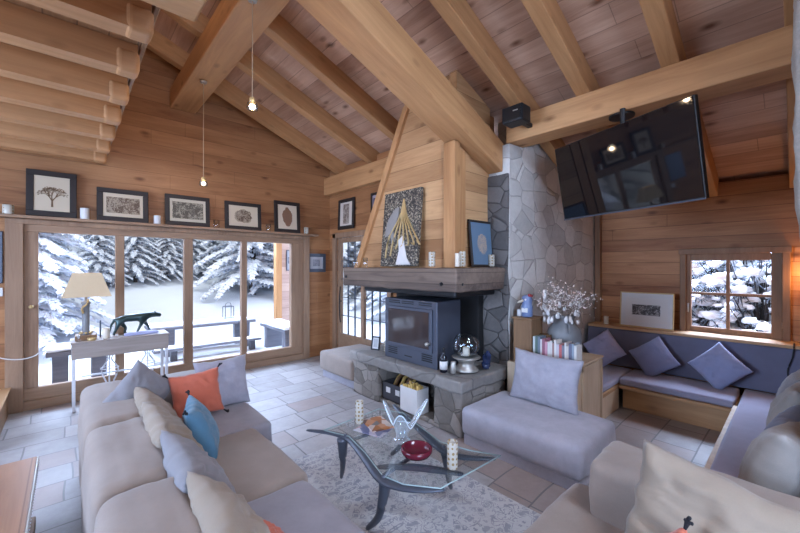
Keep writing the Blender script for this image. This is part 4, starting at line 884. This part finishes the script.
# wrought stands under the console
def stand(x, y, label):
    s = thing('wire_stand', (x, y, 0), label, 'stand', 'white wire stands under the console'); bm = bmn()
    for k in range(3):
        a = k * 2.094 + .4; c_, s_ = math.cos(a), math.sin(a)
        tube(bm, spline([(x + .10 * c_, y + .10 * s_, .0), (x + .03 * c_, y + .03 * s_, .18), (x + .09 * c_, y + .09 * s_, .36), (x + .02 * c_, y + .02 * s_, .50), (x + .06 * c_, y + .06 * s_, .565)]), .008, 6)
    obj('legs', bm, M['whitemetal'], s, True)
    for z, r in ((.20, .04), (.40, .085), (.56, .065)):
        bm = bmn(); tube(bm, [(x + r * math.cos(q * .5236), y + r * math.sin(q * .5236), z) for q in range(13)], .006, 6); obj('ring', bm, M['whitemetal'], s, True)
stand(.37, 5.52, 'white wire stand under the middle of the console'); stand(.74, 5.52, 'white wire stand under the right end of the console')

# ================================================================== COFFEE TABLE
GZ = .418
tb_ = thing('coffee_table', (1.62, 1.8, 0), 'glass coffee table with curved dark steel frame on the rug', 'table')
gm = bmn(); gp = [(1.36, 2.30), (1.44, 2.10), (1.39, 1.85), (1.31, 1.58), (1.34, 1.44), (1.46, 1.28), (1.99, 1.25), (1.90, 1.42), (1.85, 1.62), (1.92, 1.9), (1.99, 2.15), (1.90, 2.34)]
prism(gm, gp, 2, GZ, GZ + .010); obj('glass_top', gm, M['tglass'], tb_)
bm = bmn(); tube(bm, [(x, y, GZ + .005) for x, y in gp + gp[:1]], .004, 6); obj('glass_edge', bm, M['edgeglass'], tb_, True)['label'] = 'pale green polished glass edge'
bars = [[(1.29, 2.42, GZ - .012), (1.40, 2.26, GZ - .014), (1.44, 2.10, GZ - .014), (1.38, 1.85, GZ - .014), (1.305, 1.60, GZ - .014), (1.32, 1.48, GZ - .014), (1.40, 1.36, GZ - .014), (1.49, 1.28, GZ - .012)],
        [(2.08, 2.36, GZ - .012), (2.0, 2.16, GZ - .014), (1.93, 1.93, GZ - .014), (1.83, 1.66, GZ - .014), (1.80, 1.50, GZ - .014), (1.86, 1.38, GZ - .014), (1.96, 1.27, GZ - .012)],
        [(1.36, 1.70, GZ - .014), (1.50, 1.57, GZ - .014), (1.60, 1.44, GZ - .014), (1.68, 1.30, GZ - .014)]]
for b in bars: 
    sp_ = spline(b); nn = len(sp_); bm = bmn(); tube(bm, sp_, [.012 + .020 * math.sin(math.pi * min(1, max(.0, i / (nn - 1)))) ** .6 for i in range(nn)], 10, (1.0, .5)); obj('side_rail', bm, M['gunmetal'], tb_, True)
bm = bmn()
for a, b in (((1.45, 2.08, GZ - .016), (1.97, 2.04, GZ - .016)), ((1.32, 1.60, GZ - .016), (1.84, 1.68, GZ - .016))): tube(bm, [a, b], .014, 8, (1.2, .6))
obj('cross_rail', bm, M['gunmetal'], tb_, True)
for (tx, ty), (fx_, fy_) in (((1.42, 2.15), (1.52, 2.32)), ((1.315, 1.56), (1.34, 1.76)), ((1.80, 1.53), (2.03, 1.68)), ((1.97, 2.08), (2.02, 2.32))):
    bm = bmn(); mx, my = tx + (fx_ - tx) * .15, ty + (fy_ - ty) * .12
    tube(bm, spline([(tx, ty, GZ - .018), (mx, my, .30), (tx + (fx_ - tx) * .45, ty + (fy_ - ty) * .4, .15), (fx_, fy_, .016)]), [.043 - .0016 * i for i in range(19)], 10, (.8, 1.0)); obj('leg', bm, M['gunmetal'], tb_, True)
for x, y in ((1.43, 2.13), (1.31, 1.57), (1.81, 1.56), (1.96, 2.06)):
    bm = bmn(); tube(bm, [(x, y, GZ - .02), (x, y, GZ + .012)], .012, 8); obj('glass_clip', bm, M['gunmetal'], tb_, True)
TZ = GZ + .0105
# free-form crystal vase: lobed wall lofted round a foot
CR = []
def crystal():
    bm = bmn(); n = 48; cx, cy = 1.66, 1.80; outer = []; lev = 12
    def rim(a):
        l = [(R(140), .25, .125, .62), (R(222), .19, .11, .55), (R(-42), .26, .175, .36)]
        h = .075; r = .075
        for c_, hh, rr, wd in l:
            d = math.atan2(math.sin(a - c_), math.cos(a - c_)); g = math.exp(-(d / wd) ** 2); h = max(h, .075 + (hh - .075) * g); r = max(r, .075 + (rr - .075) * g)
        return h, r
    def surf(k, ins):
        ring = []
        for i in range(n):
            a = 2 * math.pi * i / n; h, r = rim(a); t_ = k / lev
            rr = .035 + (r - .035) * t_ ** 1.3 - ins; z = TZ + .022 + h * t_ ** .9
            ring.append(bm.verts.new((cx + max(rr, .004) * math.cos(a), cy + max(rr, .004) * math.sin(a), z + (ins * .8 if k == 0 else 0))))
        return ring
    ot_ = [surf(k, 0) for k in range(lev + 1)]; inn = [surf(k, .011) for k in range(lev, -1, -1)]
    for i in range(n): CR.append(tuple(ot_[-1][i].co))
    foot = [[bm.verts.new((cx + r * math.cos(2 * math.pi * i / n), cy + r * math.sin(2 * math.pi * i / n), TZ + z)) for i in range(n)] for r, z in ((.055, 0), (.060, .006), (.045, .014))]
    rings = foot + ot_ + inn
    for A, B in zip(rings, rings[1:]):
        for i in range(n): bm.faces.new((A[i], A[(i + 1) % n], B[(i + 1) % n], B[i]))
    bm.faces.new(rings[0][::-1]); bm.faces.new(rings[-1]); bmesh.ops.recalc_face_normals(bm, faces=bm.faces[:]); return bm
cv = tag(obj('crystal_vase', crystal(), M['crystal'], None, True, loc=(1.66, 1.80, TZ)), 'clear free-form crystal vase with tall petals on the coffee table', 'vase')
bm = bmn(); tube(bm, CR + CR[:1], .0045, 6); obj('rim', bm, M['crystalrim'], cv, True)  # thick rim in opaque pale colour, painting the bright outline of the glass
tag(obj('ceramic_bowl', lathe(bmn(), [(.06, TZ), (.085, TZ + .008), (.098, TZ + .03), (.098, TZ + .048), (.090, TZ + .052), (.080, TZ + .046), (.074, TZ + .022), (.02, TZ + .018)], 1.60, 1.60, 40), M['burgundy'], None, True, loc=(1.60, 1.60, TZ)), 'round burgundy ceramic bowl on the coffee table', 'bowl')
cyl('candle_glass', 1.655, 1.36, TZ, .031, .155, 'dotted', 'tall dotted candle glass at the near right of the coffee table', 'candle', 'dotted candle glasses on the coffee table', True, 28)
cyl('candle_glass', 1.615, 2.22, TZ, .031, .165, 'dotted', 'tall dotted candle glass at the far left of the coffee table', 'candle', 'dotted candle glasses on the coffee table', True, 28)
def cover(name, cols, sc): 
    t = NT(name); vv = t.vor(t.obj(), sc); cc = t.sep(vv.outputs['Color']); t.col(t.ramp(cc[0], *[(i / (len(cols) - 1), srgb(*c)) for i, c in enumerate(cols)])); t.rough(.3); return t.m
for i, (x, y, a, cols, txt) in enumerate(((1.62, 2.06, .3, ((196, 190, 200), (70, 84, 130), (210, 206, 210), (150, 60, 60)), 'glossy blue and white magazine under the vase side of the coffee table'), (1.69, 2.10, -.25, ((206, 200, 196), (190, 120, 60), (60, 60, 70), (220, 214, 208)), 'magazine with orange and dark cover on the coffee table'))):
    bm = bbox(-.085, .085, -.115, .115, 0, .006, .002, 1); o = obj('magazine', bm, cover('magazine_cover_%d' % i, cols, 16)); o.location = (x, y, TZ + .0005 + .0065 * i); o.rotation_euler = (0, 0, a); tag(o, txt, 'magazine', 'magazines on the coffee table')
# rug
tag(obj('rug', rbox(1.07, 2.24, .90, 2.80, .0005, .013, .006, 10), M['rug'], None, True, loc=(1.07, .9, 0)), 'faded grey floral rug under the coffee table', 'rug')

# ================================================================== LEFT EDGE
ch = thing('low_chest', (-.6, 2.6, 0), 'reddish wooden chest table with metal-studded edge at the lower left', 'table')
obj('top', bbox(-1.1, -.14, 1.7, 3.2, .385, .42, .006), M['chest'], ch); obj('body', bbox(-1.06, -.165, 1.74, 3.16, .03, .386), M['chest'], ch)
obj('metal_edge', bbox(-.14, -.133, 1.7, 3.2, .388, .417, .001, 1), M['silver'], ch)
obj('foot_moulding', bbox(-1.08, -.145, 1.72, 3.18, 0, .06, .006), M['brownwood'], ch)
bm = bmn()
for k in range(48): blob(bm, (-.131, 1.73 + k * .03, .402), .006, 1)
o = obj('studs', bm, M['whitemetal'], ch); o['kind'] = 'stuff'
lb_ = thing('low_step', (-.75, 5.2, 0), 'low wooden box with tan top by the left end of the window', 'box')
obj('body', bbox(-1.2, -.47, 4.65, 5.70, 0, .28), M['brownwood'], lb_); obj('top', bbox(-1.22, -.45, 4.63, 5.71, .28, .30), M['benchwood'], lb_)
tag(obj('hanging_panel', bbox(-.86, -.515, 5.77, 5.798, 1.42, 1.98), M['gunmetal'], loc=(-.7, 5.78, 1.4)), 'grey hanging panel on the wall at the far left edge', 'panel')
tag(obj('light_switch', bbox(-.60, -.515, 5.785, 5.799, 1.28, 1.37, .004), M['white'], loc=(-.55, 5.79, 1.3)), 'white wall switch plate at the far left edge', 'switch')
bm = bmn(); tube(bm, spline([(-.70, 5.745, .74), (-.52, 5.735, .62), (-.38, 5.735, .585), (-.28, 5.74, .60), (-.24, 5.755, .63)]), .006, 6); tag(obj('white_cord', bm, M['white'], loc=(-.4, 5.74, .6)), 'thin white cord sagging across the left window post', 'cord')

# ================================================================== PENDANTS
def pendant(x, y, zc, zb, label, power):
    p = thing('pendant_spotlight', (x, y, zb), label, 'lamp', 'hanging halogen spotlights')
    bm = bmn(); tube(bm, [(x, y, zb + .06), (x, y, zc)], .0035, 6); obj('cable', bm, M['cord'], p)
    obj('ceiling_rose', lathe(bmn(), [(.035, zc - .02), (.04, zc - .001)], x, y, 18), M['silver'], p, True)
    obj('holder', lathe(bmn(), [(.022, zb + .03), (.022, zb + .075), (.008, zb + .085)], x, y, 18), M['gold'], p, True)
    obj('glass_cover', lathe(bmn(), [(.044, zb - .015), (.046, zb), (.04, zb + .035), (.024, zb + .04), (.038, zb + .033), (.043, zb), (.042, zb - .015)], x, y, 20), M['thin'], p, True)
    bm = bmn(); blob(bm, (x, y, zb + .008), (.024, .024, .022), 2); obj('bulb', bm, M['bulb'], p, True)
    point('pendant_bulb_light', (x, y, zb - .04), power, WARM, .03)
pendant(1.17, 4.68, 3.76, 2.56, 'hanging halogen spot nearer the window wall, low above the prints', 7)
pendant(1.10, 2.97, 3.76, 2.88, 'hanging halogen spot on the nearer cable under the purlin', 11)

# ================================================================== OUTSIDE
def gz(x, y):
    d = max(0, y - 9.0); e = max(0, x - 7.0)
    return -.12 + .16 * d + .004 * d * d + .05 * e + .35 * max(0, y - 19) + .35 * max(0, x - 13) + .10 * mnoise.noise(Vector((x * .35, y * .35, 0))) * min(1, max(0, (max(y - 6.5, x - 6.3)) / 3))
bm = bmn(); NX, NY = 66, 70; g = {}
xs = [-14 + 34 * i / NX for i in range(NX + 1)]; ys = [-4 + 40 * j / NY for j in range(NY + 1)]
def inside(x, y): return (x < 3.72 and y < 5.98) or (x < 5.72 and y < 2.55)
for i, x in enumerate(xs):
    for j, y in enumerate(ys): g[i, j] = bm.verts.new((x, y, gz(x, y)))
for i in range(NX):
    for j in range(NY):
        if not inside((xs[i]), (ys[j])): bm.faces.new((g[i, j], g[i + 1, j], g[i + 1, j + 1], g[i, j + 1]))
bmesh.ops.delete(bm, geom=[v for v in bm.verts if not v.link_faces], context='VERTS')
o = obj('snow_ground', bm, M['snow'], None, True); tag(o, 'snow-covered garden slope outside the windows', 'snow', None, 'structure')
def twig(bm, p, d, L, wd, lift, rnd):
    s = d.cross(Vector((0, 0, 1))); s = s.normalized() * wd if s.length > .01 else Vector((wd, 0, 0))
    e = p + d * L; m = p + d * L * .45 + Vector((0, 0, lift))
    a, b = bm.verts.new(p), bm.verts.new(e - Vector((0, 0, L * .12))); c, f_ = bm.verts.new(p + d * L * .4 + s), bm.verts.new(p + d * L * .4 - s); k = bm.verts.new(m)
    for q in ((a, c, k), (c, b, k), (b, f_, k), (f_, a, k)): bm.faces.new(q)
    if lift > 0:
        u = bm.verts.new(m - Vector((0, 0, lift * 2.2)))
        for q in ((c, a, u), (b, c, u), (f_, b, u), (a, f_, u)): bm.faces.new(q)
def conifer(h, rad, seed, nb=80):
    rnd = random.Random(seed); nb_ = bmn(); sn = bmn(); tk = bmn()
    tube(tk, [(0, 0, -.3), (0, 0, h * .5), (0, 0, h)], [.16 * h / 8, .10 * h / 8, .01], 8)
    for i in range(nb):
        f_ = (i + .5) / nb; z = h * (.05 + .95 * f_ ** .9); L = rad * (1 - f_ ** 1.1) * rnd.uniform(.75, 1.1) + .15; az = i * 2.399 + rnd.uniform(-.3, .3)
        hd = Vector((math.cos(az), math.sin(az), 0)); side = Vector((-math.sin(az), math.cos(az), 0)); n = max(4, int(L / .125))
        P = [Vector((0, 0, z)) + hd * L * (k / n) + Vector((0, 0, .10 * L * math.sin(2.2 * k / n) - .38 * L * (k / n) ** 1.6)) for k in range(n + 1)]
        tube(tk, [P[0], P[n // 2], P[-1]], [.022, .014, .004], 4)
        for k in range(1, n + 1):
            tl = .66 * (.16 + .42 * L / rad * (1 - k / n) ** .6) * rnd.uniform(.7, 1.2) * min(1.2, rad / 1.6)
            for sg in (-1, 1):
                d = (hd * rnd.uniform(.45, .9) + side * sg * rnd.uniform(.6, 1) + Vector((0, 0, rnd.uniform(-.35, .02)))).normalized()
                if rnd.random() < .55: twig(nb_, P[k] - Vector((0, 0, .045)), d + Vector((0, 0, -.18)), tl * 1.05, .03 + tl * .08, -.03, rnd)
                if rnd.random() < .93: twig(sn, P[k] + Vector((0, 0, .012)), d, tl * 1.05, .06 + tl * .13, .04 + .04 * rnd.random(), rnd)
            twig(nb_, P[k - 1] - Vector((0, 0, .03)), (P[k] - P[k - 1]).normalized(), tl, .07, -.05, rnd)
            twig(sn, P[k - 1], (P[k] - P[k - 1]).normalized(), tl, .08, .08, rnd)
    return tk, nb_, sn
def make_tree(kind, h, rad, seed, nb, label):
    r = thing('snowy_conifer', (0, 0, 0), label, 'tree', 'snow-laden trees outside')
    tk, nd, sn = conifer(h, rad, seed, nb); obj('trunk', tk, M['bark'], r); obj('needles', nd, M['needles'], r); obj('snow', sn, M['snow'], r); return r
protos = [make_tree(0, 7.5, 2.3, 1, 150, ''), make_tree(1, 6, 1.9, 2, 130, ''), make_tree(2, 9, 2.6, 3, 170, '')]
used = set()
spots = [(1, .7, 14.6, 1, .46, 'small snowy fir on the bank behind the panther statue, left of the pair'), (0, 1.7, 15.2, 4, .42, 'small snowy fir on the bank just left of the middle window post'), (2, 2.7, 15.6, 2, .36, 'small snowy fir on the bank above the picnic table lantern'), (1, 3.6, 16.2, 5, .5, 'mid-sized snowy fir on the bank right of the middle window post'), (0, 6.0, 15.8, 3, .5, 'mid-sized snowy fir on the bank at the right window pane'), (1, 2.1, 17.6, 3, .8, 'bushy snowy fir filling the gap behind the two small ones on the bank'), (0, 4.9, 13.2, 0, .9, 'broad snowy fir with drooping branches behind the lantern on the picnic table'), (1, -.6, 10.2, 0, .72, 'low snowy fir behind the table lamp'), (2, 1.0, 18.4, 0, 1, 'tall snowy fir behind the panther statue'),
         (0, -2.2, 12.5, 1, 1, 'snowy fir at the far left of the big window'), (1, 3.0, 18.0, 2, 1.2, 'snowy fir set back in the middle of the big window'), (2, -.5, 17.2, 3, 1, 'tall snowy fir rising behind the low one near the lamp'),
         (2, 6.4, 14.0, 1, 1, 'tall snowy fir seen in the right pane of the big window'), (0, 3.9, 19, 2, 1.2, None), (2, 1.0, 20, 4, 1.2, None), (0, -2.4, 20, 5, 1.2, None), (2, 7.6, 18.5, 2, 1.2, None), (0, 5.8, 21.5, 3, 1.3, None), (1, 8.6, 13.0, 3, 1.1, 'snowy fir seen through the left leaf of the french door'), (2, 9.6, 10.6, 2, .9, 'snowy fir seen through the right leaf of the french door'), (0, 7.9, 8.2, 4, .6, None), (0, 10.8, 14.5, 2, 1.1, None), (2, -3.4, 15.5, 2, 1.1, None), (2, 2.2, 24, 1, 1.5, None), (0, 8.9, 23, 1, 1.5, None), (2, -1.2, 25, 1, 1.5, None), (1, 12.5, 11, 1, 1.3, None), (2, 5.2, 26, 1, 1.5, None),
         (2, 11.5, 2.2, 1, .8, 'tall snowy fir behind the snowed-in shrubs outside the alcove window'), (0, 12.2, -.6, 2, .9, None), (0, 12.5, 4.2, 3, .9, None)]
for k, x, y, rot, s, txt in spots:
    if k not in used: r = protos[k]; used.add(k)
    else: r = copy_tree(protos[k])
    r.location = (x, y, gz(x, y)); r.rotation_euler = (0, 0, rot * 1.3); r.scale = (s, s, s)
    r['label'] = txt or 'distant snow-laden conifer in the dense row closing the view'
# rounded snowed-in shrubs outside the alcove window
def shrub(x, y, z, r, seed, label):
    s = thing('snowy_shrub', (x, y, z), label, 'shrub', 'snow-laden shrubs by the alcove'); rnd = random.Random(seed); a = bmn(); b = bmn(); c = bmn()
    for i in range(430):
        u = rnd.uniform(-1, 1); th = rnd.uniform(0, 6.283); rr = r * rnd.uniform(.35, 1) ; q = math.sqrt(1 - u * u)
        p = Vector((x + rr * q * math.cos(th), y + rr * q * math.sin(th) * 1.1, z + r * .95 + rr * u)); k = rnd.uniform(.03, .08) * r
        blob(a, p + Vector((0, 0, k * .3)), (k * rnd.uniform(.9, 1.6), k * rnd.uniform(.9, 1.6), k * .75), 2, .7, i)
        for m in range(5):
            d = Vector((rnd.gauss(0, 1), rnd.gauss(0, 1), rnd.gauss(-.4, .6))).normalized(); twig(b, p - Vector((0, 0, k * .3)), d, k * 2.8, .012, .006, rnd)
        if i % 3 == 0: tube(c, [(x + rnd.uniform(-.1, .1), y + rnd.uniform(-.1, .1), z - .1), tuple((Vector((x, y, z)) + p) / 2 + Vector((0, 0, .1))), tuple(p)], [.02, .012, .006], 5)
    obj('snow', a, M['snow'], s, True); obj('leaves', b, M['shrubleaf'], s); obj('branches', c, M['bark'], s)
shrub(7.9, .35, .0, 1.15, 1, 'snow-laden shrub filling the right half of the alcove window'); shrub(8.1, 1.55, -.1, 1.2, 2, 'snow-laden shrub filling the left half of the alcove window'); shrub(9.6, .8, .5, 1.5, 3, 'taller snow-laden shrub behind the others outside the alcove')
# picnic table, bench, lantern, timber wall end
pc = thing('picnic_table', (2.3, 8.3, -.1), 'snow-dusted grey picnic table with bench on the terrace', 'table')
obj('tabletop', bbox(1.1, 3.02, 7.95, 8.60, .40, .45), M['extwood'], pc); obj('snow_layer', rbox(1.12, 3.0, 8.0, 8.58, .45, .48, .02, 8, .005, .012, 91), M['snow'], pc, True)
obj('bench_seat', bbox(1.1, 2.98, 7.52, 7.78, .08, .12), M['extwood'], pc); obj('snow_layer', rbox(1.12, 2.96, 7.54, 7.77, .12, .145, .015, 8, .004, .01, 92), M['snow'], pc, True)
for x in (1.35, 2.75):
    obj('leg', bbox(x, x + .16, 8.0, 8.16, -.24, .40), M['extwood'], pc); obj('leg', bbox(x, x + .16, 8.44, 8.6, -.24, .40), M['extwood'], pc); obj('leg', bbox(x + .02, x + .12, 7.58, 7.70, -.24, .08), M['extwood'], pc)
ln = thing('lantern', (2.56, 8.3, .48), 'thin wire lantern standing on the snowy picnic table', 'lantern'); bm = bmn()
for dx in (-.085, .085):
    for dy in (-.085, .085): tube(bm, [(2.56 + dx, 8.3 + dy, .485), (2.56 + dx, 8.3 + dy, .74)], .008, 6)
for z in (.49, .74):
    for a, b in (((-1, -1), (1, -1)), ((1, -1), (1, 1)), ((1, 1), (-1, 1)), ((-1, 1), (-1, -1))): tube(bm, [(2.56 + a[0] * .085, 8.3 + a[1] * .085, z), (2.56 + b[0] * .085, 8.3 + b[1] * .085, z)], .008, 6)
obj('cage', bm, M['gunmetal'], ln); bm = bmn(); tube(bm, spline([(2.50, 8.3, .74), (2.52, 8.3, .81), (2.60, 8.3, .81), (2.62, 8.3, .74)]), .006, 6); obj('handle', bm, M['gunmetal'], ln)
gs_ = thing('garden_stool', (.15, 7.1, -.2), 'snow-topped grey garden stool outside behind the console table', 'stool')
obj('seat', bbox(-.22, .50, 6.85, 7.35, .36, .42), M['extwood'], gs_); obj('snow_layer', rbox(-.21, .49, 6.86, 7.34, .42, .47, .024, 7, .006, .012, 94), M['snow'], gs_, True)
for x in (-.16, .26): obj('leg', bbox(x, x + .17, 6.9, 7.3, -.24, .36), M['extwood'], gs_)
gb_ = thing('garden_bench', (3.2, 7.1, -.1), 'white snow-topped garden bench right of the picnic table', 'bench')
obj('seat', bbox(3.05, 3.50, 6.6, 7.8, .33, .38), M['extwood'], gb_); obj('snow_layer', rbox(3.05, 3.50, 6.6, 7.8, .38, .44, .025, 8, .006, .012, 93), M['snow'], gb_, True)
for y in (6.68, 7.56): obj('leg', bbox(3.10, 3.44, y, y + .14, -.24, .33), M['extwood'], gb_)
struct(obj('wall_terrace', bbox(3.81, 4.9, 8.40, 8.52, -.3, 3.3), M['pinksiding_x'])); struct(obj('trim_2', bbox(3.66, 3.80, 8.36, 8.52, -.3, 3.3), M['beam_z']))
picture('framed_print', (4.0, 8.385, 1.75), (1, 0, 0), (0, 0, 1), .16, .5, .02, art('terrace_sign', srgb(150, 152, 160), srgb(100, 100, 110), .04, .08, 'eng', 40, .5), M['gunmetal'], 'small grey plaque on the timber wall end outside the window')

for o in list(bpy.data.objects):
    if '_o' in o: del o['_o']
